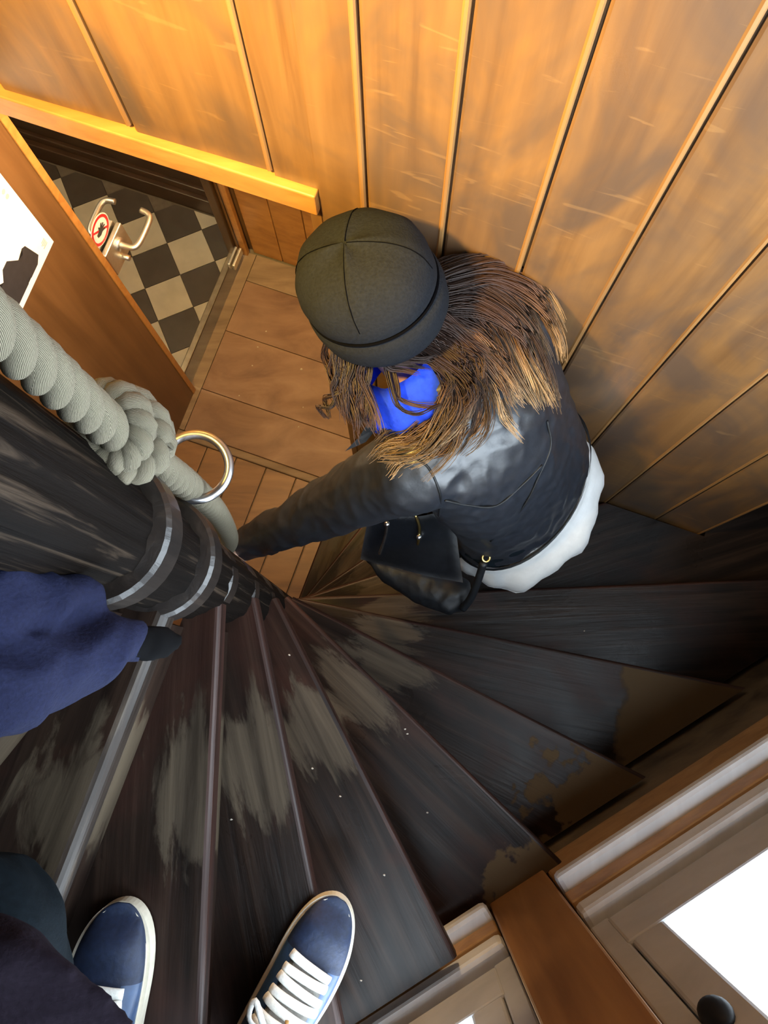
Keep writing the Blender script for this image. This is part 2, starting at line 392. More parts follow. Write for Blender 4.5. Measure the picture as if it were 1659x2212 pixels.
# left wall with the oak panel that carries the poster
pl = from_bm('wall_left', boxF(UV, -1.156, -1.106, -.02, .786, .004, 2.02, .003), 'panel'); tag(pl, 'varnished oak panel beside the glass door, carrying the poster', kind='structure')
from_bm('edge_lip', boxF(UV, -1.118, -1.102, .768, .789, .012, 2.02, .002), 'lintel', pl)
for z0, z1 in ((.86,.90), (.80,.835), (.735,.775), (.90,.915)):
    from_bm('lock_recess', boxF(UV, -1.138, -1.120, .7865, .7895, z0, z1, .0012), 'latch', pl)
wl = from_bm('wall_left_upper', boxF(UV, -1.20, -1.16, -1.6, WV+.01, 2.05, TOP), 'wallplain'); tag(wl, 'plain wall above the oak panel', kind='structure')
wl2 = from_bm('wall_left_rear', boxF(UV, -1.20, -1.16, -1.6, -.03, 0, 2.05), 'wallplain'); tag(wl2, 'plain wall behind the photographer', kind='structure')
# chequered room
cf = from_bm('floor_chequered', boxF(UV, -3.3, -1.20, -.6, 1.60, -.10, -.006), 'grout'); tag(cf, 'chequered tile floor of the room beyond the glass door', kind='structure')
ta = math.radians(23.2); ts = .1535
e1 = Vector((math.cos(ta), math.sin(ta), 0)); e2 = Vector((-math.sin(ta), math.cos(ta), 0))
o0 = W(360, 525, H); o0.z = 0
shared = {}
for i in range(-12, 6):
    for j in range(-14, 8):
        c = o0 + e1*(i+.5)*ts + e2*(j+.5)*ts
        u, v = c.dot(UA), c.dot(VA)
        if u > -1.20+.11 or u < -2.35 or v > 1.56 or v < .45: continue
        kk = (i+j) % 2
        h = ts/2-.0012
        pts = [c+e1*h+e2*h, c-e1*h+e2*h, c-e1*h-e2*h, c+e1*h-e2*h]
        poly = [(p.x, p.y) for p in pts]
        poly = clip(poly, UA.x, UA.y, -1.199); poly = clip(poly, VA.x, VA.y, 1.515)
        if len(poly) < 3: continue
        bm = bmesh.new(); prism(bm, poly, -.006, 0)
        from_bm('tile', bm, 'tile_w' if kk else 'tile_b', cf)
cw = from_bm('wall_chequered_room', boxF(UV, -3.3, -1.165, 1.58, 1.65, 0, 2.4), 'darkwood'); tag(cw, 'dark wainscot wall of the chequered room', kind='structure')
for b0, z0, z1 in ((1.520, 0, .10), (1.540, .10, .14), (1.555, .14, .42), (1.545, .42, .46)):
    from_bm('moulding', boxF(UV, -3.3, -1.205, b0, 1.58, z0+.001, z1, .004), 'darkwood', cw)
cwl = from_bm('wall_chequered_far', boxF(UV, -3.38, -3.3, -.6, 1.65, 0, 2.4), 'wallplain'); tag(cwl, 'far wall of the chequered room', kind='structure')
cwf = from_bm('wall_chequered_near', boxF(UV, -3.38, -1.21, -.68, -.6, 0, 2.4), 'wallplain'); tag(cwf, 'near wall of the chequered room', kind='structure')
ccl = from_bm('ceiling_chequered_room', boxF(UV, -3.38, -1.21, -.68, 1.65, 2.4, 2.46), 'ceil'); tag(ccl, 'ceiling of the chequered room', kind='structure')
# window wall
WN = .470
ww = from_bm('wall_window', boxF(SN, -1.45, 1.40, WN+.012, WN+.11, 0, H-1.78), 'plaster'); tag(ww, 'stained wall below the windows', kind='structure')
from_bm('wall_over_windows', boxF(SN, -1.45, 1.40, WN+.02, WN+.11, H+.62, TOP), 'wallplain', ww)
ap = from_bm('window_board', boxF(SN, .062, 1.38, WN-.004, WN+.05, H-1.775, H-1.585, .006), 'apron', ww)
from_bm('window_board', boxF(SN, -1.43, -.066, WN-.004, WN+.05, H-1.80, H-1.66, .006), 'apron', ww)
po = from_bm('trim_3', boxF(SN, -.062, .058, WN-.012, WN+.11, H-1.79, TOP, .004), 'post'); tag(po, 'brown oak post between the two windows', kind='structure')
def window(name, s0, s1, zs, label):
    w_ = empty(name, SN((s0+s1)/2, WN+.05, H-1.57)); tag(w_, label, kind='structure')
    n0 = WN
    def fb(nm, a0, a1, b0, b1, d0, d1, mt_, bev=.003): return from_bm(nm, boxF(SN, a0, a1, n0+b0, n0+b1, H-d0, H-d1, bev), mt_, w_)
    d = zs
    fb('sill', s0, s1, -.034, .07, d+.300, d+.262, 'frame_lit', .010)
    fb('sill_board', s0, s1, -.006, .08, d+.262, d+.205, 'apron')
    fb('frame_rail', s0, s1, -.002, .08, d+.205, d+.150, 'frame_lit', .010)
    fb('frame_rail', s0, s1, .026, .08, d+.150, d+.125, 'latch')
    fb('sash_rail', s0+.03, s1-.03, .016, .060, d+.125, d+.008, 'frame', .005)
    fb('frame_stile', s0, s0+.034, .018, .085, d+.135, -.60, 'frame', .004)
    fb('frame_stile', s1-.034, s1, .018, .085, d+.135, -.60, 'frame', .004)
    fb('sash_stile', s0+.036, s0+.090, .016, .060, d+.008, -.55, 'frame', .005)
    fb('sash_stile', s1-.090, s1-.036, .016, .060, d+.008, -.55, 'frame', .005)
    fb('head_rail', s0, s1, .018, .09, -.55, -.62, 'frame', .005)
    fb('pane', s0+.088, s1-.088, .028, .034, d+.012, -.55, 'pane', 0)
    return w_
w1 = window('window_1', .062, 1.16, 1.265, 'frosted daylit window with grey frame right of the oak post')
w2 = window('window_2', -1.16, -.066, 1.36, 'frosted daylit window with grey frame left of the oak post')
bm = bmesh.new(); lc = SN(.113, WN+.012, H-.985)
ball(bm, lc, 1, 16, 10, Matrix((SA*.018, NA*.012, Vector((0,0,.034)))).transposed())
lo_ = from_bm('window_latch', bm, 'latch', w1, True)
# back wall behind the photographer and ceiling
bw = from_bm('wall_front', boxF(UV, -1.2, .2, -1.68, -1.6, 0, TOP), 'wallplain'); tag(bw, 'plain wall behind the photographer, across the stairwell', kind='structure')
cl = from_bm('ceiling', boxF(UV, -1.7, 1.44, -1.68, 1.10, TOP+.004, TOP+.06), 'ceil'); tag(cl, 'painted ceiling over the stairwell', kind='structure')

# ================================================================== STAIRCASE
NC = Vector((-.27, .13, 0)); NR = .057
RISE = .19
def dT(i): return 1.12+RISE*(i-1)
ANG = {-2:-145, -1:-127, 0:-108.9, 1:-90.6, 2:-77.0, 3:-62.2, 4:-43.5, 5:-26.8, 6:-11.3, 7:2.2, 8:17.5, 9:34.1, 10:52, 11:69.9}
OFF = {-2:.045, -1:.045, 0:.045, 1:.045, 2:.055, 3:.06, 4:.06, 5:.058, 6:.06, 7:.07, 8:.08, 9:.085, 10:.092, 11:.105}
st = empty('spiral_staircase', (NC.x, NC.y, 0)); tag(st, 'dark worn wooden spiral staircase winding round its newel post', 'staircase')
def half_front(i, extra=0):
    a = math.radians(ANG[i]); nx, ny = -math.sin(a), math.cos(a)
    return nx, ny, nx*NC.x+ny*NC.y+OFF[i]+extra
def tread_poly(i, which):
    poly = [(-3,-3), (3,-3), (3,3), (-3,3)]
    a, b_, c = half_front(i); poly = clip(poly, a, b_, c)
    a, b_, c = half_front(i-1, -.032); poly = clip(poly, -a, -b_, -c)
    am = math.radians((ANG[i]+ANG[i-1])/2); dx, dy = math.cos(am), math.sin(am)
    poly = clip(poly, -dx, -dy, -(dx*NC.x+dy*NC.y)-.02)
    poly = clip(poly, NA.x, NA.y, WN-.003 if not -3 < i < 4 else WN-.022)
    if which == 'bay': poly = clip(poly, -UA.x, -UA.y, -.735); poly = clip(poly, VA.x, VA.y, 1.0); poly = clip(poly, UA.x, UA.y, 1.33)
    else:
        poly = clip(poly, VA.x, VA.y, WV-.006)
        if which == 'main' : poly = clip(poly, UA.x, UA.y, 1.33)
    poly = clip(poly, -UA.x, -UA.y, 1.09)
    return poly
for i in range(-1, 12):
    z = H-dT(i); a = math.radians(ANG[i])
    Lm = Matrix.Translation((NC.x, NC.y, z)) @ Matrix.Rotation(a, 4, 'Z'); Li = Lm.inverted()
    bm = bmesh.new()
    polys = [tread_poly(i, 'main')]
    if i in (7, 8, 9):
        q = tread_poly(i, 'bay')
        if len(q) > 2: polys.append(clip(q, -VA.x, -VA.y, -(WV-.006)))
    xs = []
    for poly in polys:
        if len(poly) < 3: continue
        pl_ = [Li @ Vector((p[0], p[1], z)) for p in poly]
        prism(bm, [(p.x, p.y) for p in pl_], -.042, 0)
        xs += [p.x for p in pl_ if abs(p.y-OFF[i]) < .002]
    eds = [e for e in bm.edges if all(abs(v.co.y-OFF[i]) < .003 for v in e.verts) and abs(e.verts[0].co.z-e.verts[1].co.z) < 1e-5]
    bmesh.ops.bevel(bm, geom=eds, offset=.013 if i < 1 else .008, segments=4, affect='EDGES', profile=.5)
    tr = from_bm('tread', bm, {6:'tread_a', 5:'tread_b', 4:'tread_b'}.get(i, 'tread'))
    nose = tr.data; nose.materials.append(M['nosing' if i < 1 else 'nosing_dark'])
    for p in nose.polygons:
        if all(OFF[i]-.0145 < nose.vertices[v].co.y for v in p.vertices): p.material_index = 1
    tr.matrix_world = Lm
    tr.parent = st; tr.matrix_parent_inverse = Matrix.Translation((-NC.x, -NC.y, 0))
    x0, x1 = min(xs), max(xs)
    # riser below the nosing, down to the next tread
    bm = bmesh.new(); zl = -RISE+.001
    x1r = x1
    pr_ = [Lm @ Vector((x, OFF[i]-.028, 0)) for x in (x0+.012, x1)]
    hexa(bm, [Vector((x, y, zz)) for zz in (zl, -.043) for x, y in ((x0+.04, OFF[i]-.04), (x1-.03, OFF[i]-.04), (x1-.03, OFF[i]-.026), (x0+.04, OFF[i]-.026))])
    rs = from_bm('riser', bm, 'tread'); rs.matrix_world = Lm; rs.parent = st; rs.matrix_parent_inverse = Matrix.Translation((-NC.x, -NC.y, 0))
    # hub of the tread round the newel
    bm = bmesh.new(); rr = .073 if i < 1 else .0583
    prof = [(NR-.002, -.046), (rr, -.046), (rr, -.006), (rr-.004, -.001), (NR-.002, .0015)]
    ringv = [[bm.verts.new((r*math.cos(t), r*math.sin(t), zz)) for r, zz in prof] for t in [2*math.pi*k/40 for k in range(40)]]
    for k in range(40):
        A, B = ringv[k], ringv[(k+1)%40]
        for j in range(len(prof)-1): bm.faces.new((A[j], B[j], B[j+1], A[j+1]))
    hb = from_bm('hub', bm, 'hub', None, False); hb.matrix_world = Lm; hb.parent = tr; hb.matrix_parent_inverse = Lm.inverted()
bm = bmesh.new(); ringv = []
NS = 56
for z in [0, .4, .8, 1.2, 1.6, 2.0, 2.3, 2.6, 2.9, 3.2, 3.6, 4.0, TOP]:
    ringv.append([bm.verts.new((NC.x+(NR+.0016*math.sin(7*t)+.001*math.sin(17*t+z))*math.cos(t), NC.y+(NR+.0016*math.sin(7*t)+.001*math.sin(17*t+z))*math.sin(t), z)) for t in [2*math.pi*k/NS for k in range(NS)]])
for A, B in zip(ringv, ringv[1:]):
    for k in range(NS): bm.faces.new((A[k], A[(k+1)%NS], B[(k+1)%NS], B[k]))
from_bm('newel_post', bm, 'newel', st, True)

# ================================================================== ROPE, KNOT, RING
rope = empty('hand_rope', P(-.37, .28, 2.06)); tag(rope, 'thick twisted hemp hand rope knotted beside the newel post', 'rope')
hand_pt = W(488, 1188, 2.0)
rp = [P(-.214,.186,-.35), P(-.215,.186,.1), P(-.217,.187,.45), P(-.221,.191,.70), P(-.233,.212,.95), P(-.262,.236,1.25), P(-.315,.258,1.62), hand_pt, hand_pt+Vector((-.02,.005,-.07))]
path = catmull(rp, 40)
# resample evenly
fine = []; acc = 0; step = .006; fine.append(path[0])
for a, b_ in zip(path, path[1:]):
    L_ = (b_-a).length
    while acc+L_ >= step:
        t = (step-acc)/L_; a = a.lerp(b_, t); fine.append(a.copy()); L_ = (b_-a).length; acc = 0
    acc += L_
def twist(path, r_off, r_str, pitch, k, kn=3):
    out = []; s = 0
    for i, p in enumerate(path):
        tg = (path[min(i+1, len(path)-1)]-path[max(i-1, 0)]).normalized()
        n1 = (Vector((1,0,0))-tg*tg.x).normalized(); n2 = tg.cross(n1)
        if i: s += (p-path[i-1]).length
        th = 2*math.pi*(s/pitch+k/kn); out.append(p+(n1*math.cos(th)+n2*math.sin(th))*r_off)
    return out
for k in range(3):
    bm = bmesh.new(); uvl = bm.loops.layers.uv.new('UVMap')
    tube(bm, twist(fine, .0088, .0088, .088, k), .0092, 18, uvl=uvl, ul=30)
    from_bm('rope_strand', bm, 'rope', rope, True)
kc = W(292, 905, .77); kc = P(-.222, .192, .665)
for q, (rad, tilt, dz) in enumerate(((.024, .45, .024), (.030, -.50, .004), (.027, .40, -.018), (.020, -.3, -.036))):
    circ = [kc + Vector((rad*math.cos(t), rad*math.sin(t), dz+rad*math.sin(t+q*2.1)*tilt)) for t in [2*math.pi*j/48 for j in range(48)]]
    for k in range(2):
        tw = [c + (Vector((math.cos(2*math.pi*j/48), math.sin(2*math.pi*j/48), 0))*math.cos(6*2*math.pi*j/48+k*math.pi)+Vector((0,0,1))*math.sin(6*2*math.pi*j/48+k*math.pi))*.0055 for j, c in enumerate(circ)]
        bm = bmesh.new(); uvl = bm.loops.layers.uv.new('UVMap'); tube(bm, tw, .0082, 10, uvl=uvl, ul=30, closed=True)
        from_bm('knot_coil', bm, 'rope', rope, True)
rc = P(-.227, .236, .95)
ring = empty('rope_ring', rc); tag(ring, 'dull steel ring screwed to the newel post, the hemp rope running through it', 'ring')
bm = bmesh.new(); axx = Vector((.10,-.06,1)).normalized(); b1 = axx.orthogonal().normalized(); b2 = axx.cross(b1)
tube(bm, [rc+b1*.0385*math.cos(t)+b2*.0385*math.sin(t) for t in [2*math.pi*j/64 for j in range(64)]], .0056, 12, closed=True)
from_bm('hoop', bm, 'ring', ring, True)
sd = (rc-Vector((NC.x, NC.y, rc.z))); sd.z = 0; sd.normalize()
bm = bmesh.new(); s0 = Vector((NC.x, NC.y, rc.z))+sd*.056; tube(bm, [s0, s0+sd*.022], .006, 10); ball(bm, s0+sd*.024, .0085, 10, 8)
from_bm('screw_eye', bm, 'ring', ring, True)

# ================================================================== GLASS DOOR
GU = -1.131
gd = empty('glass_door', UV(GU, 1.09, .016)); tag(gd, 'clear glass door with steel lock case and lever handles', 'door')
from_bm('pane', boxF(UV, GU-.004, GU+.004, .800, 1.376, .020, 1.95), 'glass', gd)
lz = 1.045
for sgn in (-1, 1):
    a0, a1 = sorted((GU+sgn*.005, GU+sgn*.021))
    cs = from_bm('lock_case', boxF(UV, a0, a1, .796, .905, lz-.075, lz+.035, .003), 'metal', gd)
    o_ = UV(GU+sgn*.020, .858, lz); out = UA*sgn
    pts = [o_, o_+out*.022, o_+out*.044+VA*.004, o_+out*.054+VA*.020, o_+out*.056+VA*.060, o_+out*.054+VA*.098, o_+out*.042+VA*.112, o_+out*.020+VA*.116]
    bm = bmesh.new(); tube(bm, catmull(pts, 6), .0088, 12, cap=True)
    from_bm('lever_handle', bm, 'metal', cs, True)
    bm = bmesh.new(); tube(bm, [o_-out*.001, o_+out*.009], .019, 20); from_bm('rosette', bm, 'metal', cs, True)
    bm = bmesh.new(); q = UV(GU+sgn*.020, .848, lz-.052); tube(bm, [q, q+out*.022], .0085, 14); from_bm('lock_cylinder', bm, 'metal', cs, True)
    a0, a1 = sorted((GU+sgn*.005, GU+sgn*.016))
    from_bm('pivot_patch', boxF(UV, a0, a1, 1.29, 1.372, .075, .115, .003), 'metal', gd)
# sticker on the lock case
sk_c = UV(GU+.0395, .875, lz+.085)
stick = empty('prohibition_sticker', UV(GU+.0045, .842, lz+.05)); tag(stick, 'round red and white do not touch sticker with crossed out hand on the glass door', 'sticker')
SO = UV(GU+.0050, .842, lz+.092)
def disc_ring(name, r0, r1, lift, mat, seg=48):
    bm = bmesh.new(); A = []; B = []
    for j in range(seg):
        t = 2*math.pi*j/seg; d_ = VA*math.cos(t)+Vector((0,0,1))*math.sin(t)
        A.append([bm.verts.new(SO+d_*r+UA*h) for r, h in ((r0, lift), (r1, lift), (r1, lift-.0008), (r0, lift-.0008))])
    for j in range(seg):
        P0, P1 = A[j], A[(j+1)%seg]
        for q in range(4):
            if r0 < 1e-6 and q == 3: continue
            bm.faces.new((P0[q], P0[(q+1)%4], P1[(q+1)%4], P1[q]))
    return from_bm(name, bm, mat, stick)
disc_ring('sticker_base', .0005, .047, .0010, 'vinyl')
disc_ring('red_ring', .0355, .0435, .0020, 'red')
def strip2(name, pts2, lift, mat):
    bm = bmesh.new(); a = [bm.verts.new(SO+VA*p+Vector((0,0,q))+UA*lift) for p, q in pts2]; b_ = [bm.verts.new(SO+VA*p+Vector((0,0,q))+UA*(lift-.0008)) for p, q in pts2]
    bm.faces.new(a); bm.faces.new(b_[::-1])
    for j in range(len(a)): bm.faces.new((a[j], b_[j], b_[(j+1)%len(a)], a[(j+1)%len(a)]))
    return from_bm(name, bm, mat, stick)
strip2('red_bar', [(-.030,.022), (-.026,.026), (.030,-.022), (.026,-.027)], .0020, 'red')
hand2 = [(-.020,-.006), (-.008,-.012), (.004,-.010), (.016,-.016), (.018,-.012), (.008,-.005), (.022,-.006), (.022,-.002), (.009,0), (.022,.005), (.020,.009), (.008,.005), (.016,.014), (.012,.016), (.003,.008), (.000,.016), (-.004,.015), (-.006,.006), (-.020,.004)]
strip2('hand_mark', hand2, .0030, 'ink')

# ================================================================== POSTER
po_ = empty('poster', UV(-1.1055, .45, 1.35)); tag(po_, 'white poster with black building plan on the oak panel', 'poster')
pu = -1.1045
pc = W(110, 520, 1.86); pv1 = pc.dot(VA); pz0 = pc.z
pv0 = pv1-.30; pz1 = pz0+.42
def flat(name, pts2, lift, mat):
    bm = bmesh.new(); a = [bm.verts.new(UV(pu+lift, p, q)) for p, q in pts2]; b_ = [bm.verts.new(UV(pu+lift-.0008, p, q)) for p, q in pts2]
    bm.faces.new(a); bm.faces.new(b_[::-1])
    for j in range(len(a)): bm.faces.new((a[j], b_[j], b_[(j+1)%len(a)], a[(j+1)%len(a)]))
    bmesh.ops.triangulate(bm, faces=[f for f in bm.faces if len(f.verts) > 4])
    return from_bm(name, bm, mat, po_)
flat('sheet', [(pv0,pz0), (pv1,pz0), (pv1,pz1), (pv0,pz1)], .0010, 'paper')
def pp(a, b_): return (pv1-a, pz0+b_)
plan = [pp(.074,.022), pp(.110,.022), pp(.112,.032), pp(.124,.032), pp(.126,.022), pp(.27,.022), pp(.27,.13), pp(.19,.13), pp(.19,.112), pp(.170,.112), pp(.150,.135), pp(.128,.135), pp(.105,.098), pp(.086,.092), pp(.079,.105), pp(.068,.098), pp(.066,.082), pp(.056,.036)]
flat('plan_drawing', plan, .0020, 'ink')
for k in range(4): flat('caption_line', [pp(.016,.024+k*.006), pp(.034-.004*(k%2),.024+k*.006), pp(.034-.004*(k%2),.027+k*.006), pp(.016,.027+k*.006)], .0020, 'inkgrey')
for k in range(9): flat('text_line', [pp(.085,.215+k*.010), pp(.20-.015*(k%3),.215+k*.010), pp(.20-.015*(k%3),.220+k*.010), pp(.085,.220+k*.010)], .0020, 'inkblue')
for a, b_ in ((.022,.230), (.022,.248)):
    flat('dot', [pp(a+.006*math.cos(t), b_+.006*math.sin(t)) for t in [2*math.pi*j/14 for j in range(14)]], .0020, 'inkgrey')

# ================================================================== LAMPS (real fittings, out of this view)
def lamp(name, loc, power, label, col=(1,.52,.11), rad=.06):
    e = empty(name, loc); tag(e, label, 'lamp')
    bm = bmesh.new(); loft(bm, [(loc, (.05,0,0), (0,.05,0)), (loc+Vector((0,0,-.015)), (.11,0,0), (0,.11,0))], 28); from_bm('base', bm, 'lampshade', e)
    bm = bmesh.new(); ball(bm, loc+Vector((0,0,-.055)), .038, 16, 10); from_bm('bulb', bm, 'bulb', e, True)
    ld = bpy.data.lights.new('bulb_light', 'POINT'); ld.energy = power; ld.color = col; ld.shadow_soft_size = rad
    lo = bpy.data.objects.new('bulb_light', ld); COL.objects.link(lo); lo.location = loc+Vector((0,0,-.16)); 
    return e
sl = UV(-.55, WV-.58, H-.22); aim = (UV(-.48, WV, H-.82)-sl).normalized()
spot = empty('wall_washer_lamp', sl); tag(spot, 'small shaded lamp washing the planks above the doorway with warm light', 'lamp')
bm = bmesh.new(); loft(bm, [(sl-aim*.09, aim.orthogonal().normalized()*.035, aim.cross(aim.orthogonal().normalized())*.035), (sl+aim*.0, aim.orthogonal().normalized()*.055, aim.cross(aim.orthogonal().normalized())*.055)], 28, False); bmesh.ops.solidify(bm, geom=bm.faces[:], thickness=.003); from_bm('shade', bm, 'lampshade', spot, True)
bm = bmesh.new(); tube(bm, [sl-aim*.085, Vector((sl.x, sl.y, TOP))-aim*.085*0], .006, 8); from_bm('hanging_rod', bm, 'metal', spot, True)
bm = bmesh.new(); ball(bm, sl-aim*.05, .024, 14, 10); from_bm('bulb', bm, 'bulb', spot, True)
ld = bpy.data.lights.new('bulb_light', 'SPOT'); ld.energy = LAMP_POWER; ld.color = (1,.64,.14); ld.shadow_soft_size = .05; ld.spot_size = math.radians(95); ld.spot_blend = 1.0
lo = bpy.data.objects.new('bulb_light', ld); COL.objects.link(lo); lo.location = sl; lo.rotation_euler = aim.to_track_quat('-Z', 'Y').to_euler()
lamp('ceiling_lamp', UV(-2.0, .75, 2.40), ROOM_LAMP_POWER, 'warm round ceiling lamp in the chequered room', (1,.78,.46))
lamp('ceiling_lamp', UV(-.62, .98, 2.0), HALL_LAMP_POWER, 'warm round ceiling lamp in the vestibule', (1,.68,.36))

# ================================================================== THE WOMAN ON THE STAIRS
from mathutils import noise as NZ
LR = Vector((.53,.85,0)).normalized()          # towards her right
FW = Vector((-.85,.53,0)).normalized()         # the way she faces
def bent_rings(spec, n=6):
    """spec: (centre, half width, half depth) -> smooth rings square to the spine"""
    cs = catmull([s[0] for s in spec], n); ws = lerp_list([s[1] for s in spec], n); ds = lerp_list([s[2] for s in spec], n)
    out = []
    for i, c in enumerate(cs):
        tg = (cs[min(i+1, len(cs)-1)]-cs[max(i-1, 0)]).normalized()
        a = (LR-tg*LR.dot(tg)).normalized(); out.append((c, a*ws[i], tg.cross(a)*ds[i]))
    return out
def wrinkle(me, amp, scale, stretch=(1,1,1), ridge=True):
    def f(c):
        p = c*scale; k = NZ.noise(p)*.6+NZ.noise(p*2.1)*.4
        return amp*(.5-abs(k)*2)
    push(me, f)
def push(me, f):
    nv = len(me.vertices); cs = [0.0]*(3*nv); ns = [0.0]*(3*nv)
    me.vertices.foreach_get('co', cs); me.vertex_normals.foreach_get('vector', ns)
    for i in range(nv):
        k = f(Vector(cs[3*i:3*i+3]))
        for q in range(3): cs[3*i+q] += ns[3*i+q]*k
    me.vertices.foreach_set('co', cs); me.update()
def tilt_hem(bm, k=.45):
    for v in bm.verts:
        d = H-v.co.z; w_ = max(0, min(1, (d-1.55)/.22)); c = P(.25,.415,0)
        v.co.z += k*w_*(v.co-c).dot(LR)
bm = bmesh.new()
head = P(-.031,.583,1.265)
hu = (Vector((0,0,1))+FW*.30).normalized(); hf = (FW-hu*FW.dot(hu)).normalized(); hl = hu.cross(hf)
HM = Matrix((hf, hl, hu)).transposed()          # head axes as columns
ball(bm, head, (.098,.078,.112), 24, 16, HM)
ball(bm, head+hf*.030-hu*.055, (.062,.055,.062), 16, 12, HM)      # jaw
ball(bm, head+hf*.100-hu*.018, (.017,.012,.022), 10, 8, HM)       # nose
for s in (-1, 1): ball(bm, head+hl*.078*s-hu*.012-hf*.005, (.018,.010,.030), 10, 8, HM)   # ears
tube(bm, catmull([head-hu*.06-hf*.02, P(.02,.55,1.37), P(.09,.50,1.44)], 4), [.055]*9, 14)
loft(bm, bent_rings([(P(.285,.40,1.88),.165,.105), (P(.275,.405,1.80),.160,.10), (P(.25,.415,1.70),.145,.09), (P(.205,.44,1.58),.155,.095), (P(.165,.465,1.49),.165,.095), (P(.125,.485,1.43),.15,.08), (P(.10,.505,1.40),.10,.06)]), 28)
feet = {-1: (P(.150,.385,2.64), 9), 1: (P(.065,.50,2.83), 10)}      # her left foot one step above her right
ank = {}
for s in (-1, 1):
    hip = P(.285,.40,1.88)+LR*.085*s; f_ = feet[s][0]; an = f_+Vector((0,0,.085)); kn = hip.lerp(an, .5)+FW*.05; ank[s] = (an, kn, hip)
    tube(bm, catmull([hip+Vector((0,0,.04)), hip.lerp(kn, .5)+FW*.015, kn, kn.lerp(an, .45)-FW*.012, an], 4), lerp_list([.085,.078,.055,.052,.036], 4), 14)
    tube(bm, [an, f_+FW*.06+Vector((0,0,.035)), f_+FW*.14+Vector((0,0,.025))], [.036,.034,.022], 10)
shL, shR = P(.055,.365,1.455), P(.225,.615,1.475)
elL, wrL = W(705, 1098, 1.76), W(540, 1172, 1.975)
elR, wrR = P(.14,.575,1.74), P(.06,.55,1.92)
for a, e_, w_ in ((shL, elL, wrL), (shR, elR, wrR)):
    tube(bm, catmull([a, a.lerp(e_, .5), e_, e_.lerp(w_, .5), w_], 4), lerp_list([.05,.045,.038,.034,.026], 4), 14)
# left hand closed round the rope
hp = hand_pt
pd = (hp-wrL); pd.z = 0; pd.normalize(); sdv = Vector((-pd.y, pd.x, 0))
palm = hp - pd*.034 + sdv*.010
tube(bm, [wrL, wrL.lerp(palm, .6), palm+Vector((0,0,-.005))], [.027,.032,.030], 12, flat=1.1)
for k in range(4):
    zc = Vector((0,0,.030-.0195*k)); rr_ = .031; pts = []
    for t in (200, 160, 115, 70, 25, -20): pts.append(hp+zc+(pd*math.cos(math.radians(t))+sdv*math.sin(math.radians(t)))*rr_)
    tube(bm, catmull(pts[: (6 if k in (1,2) else 5)], 3), [.0088]*(3*(len(pts[: (6 if k in (1,2) else 5)])-1)+1), 8)
tube(bm, catmull([palm+Vector((0,0,.02)), hp+(pd*-.6-sdv*.8)*.032+Vector((0,0,.026)), hp+(pd*.3-sdv*.95)*.032+Vector((0,0,.022))], 3), [.012,.0115,.011,.0105,.010,.010,.009], 8)
# right hand relaxed in front of her
for k in range(5):
    b0 = wrR+FW*.045+LR*(.022-.014*k)*.8+Vector((0,0,-.03))
    if k == 4: b0 = wrR+FW*.015-LR*.03+Vector((0,0,-.02))
    ln = (.07,.08,.084,.076,.055)[k]
    tube(bm, [b0, b0+FW*ln*.45+Vector((0,0,-.02)), b0+FW*ln*.75+Vector((0,0,-.045))], [.0095,.009,.008], 8)
tube(bm, [wrR, wrR+FW*.055+Vector((0,0,-.032))], [.027,.036], 12)
me = fuse(bm, .0055, 3)
woman = link('person', me, 'skin', None, True)
tag(woman, 'person in black beanie and leather jacket going down the stairs, holding the rope', 'person')
for s in (-1, 1):
    bm = bmesh.new(); ball(bm, head+hf*.086+hl*.031*s+hu*.006, .013, 12, 8); from_bm('eye', bm, 'eye', woman, True)
bm = bmesh.new(); ball(bm, head+hf*.090-hu*.058, (.008,.024,.008), 12, 8, HM); from_bm('mouth', bm, 'lip', woman, True)
# trousers and boots
bm = bmesh.new()
loft(bm, bent_rings([(P(.292,.395,1.93),.165,.115), (P(.283,.40,1.86),.172,.115), (P(.278,.405,1.81),.168,.11)]), 28)
for s in (-1, 1):
    an, kn, hip = ank[s]
    tube(bm, catmull([hip+Vector((0,0,.02)), hip.lerp(kn, .5)+FW*.015, kn, kn.lerp(an, .45)-FW*.012, an+Vector((0,0,.05))], 4), lerp_list([.098,.088,.066,.060,.048], 4), 16)
me = fuse(bm, .008, 5); wrinkle(me, .004, 9); link('trousers', me, 'trousers', woman, True)
for s in (-1, 1):
    an, kn, hip = ank[s]; f_ = feet[s][0]
    bm = bmesh.new(); tube(bm, [kn.lerp(an, .8), an, f_+Vector((0,0,.06))], [.050,.046,.046], 16)
    tube(bm, catmull([f_-FW*.045+Vector((0,0,.045)), f_+FW*.04+Vector((0,0,.045)), f_+FW*.12+Vector((0,0,.036)), f_+FW*.175+Vector((0,0,.028))], 3), lerp_list([.040,.043,.040,.022], 3), 14)
    bt = link('boot', fuse(bm, .006, 3), 'leather_soft', woman, True)
    bm = bmesh.new(); sd2 = Vector((-FW.y, FW.x, 0))
    prism(bm, [(f_+FW*(.065+.115*math.cos(t))+sd2*(.042*math.sin(t))) .to_2d() for t in [2*math.pi*j/24 for j in range(24)]], f_.z+.002, f_.z+.022)
    from_bm('boot_sole', bm, 'latch', bt)
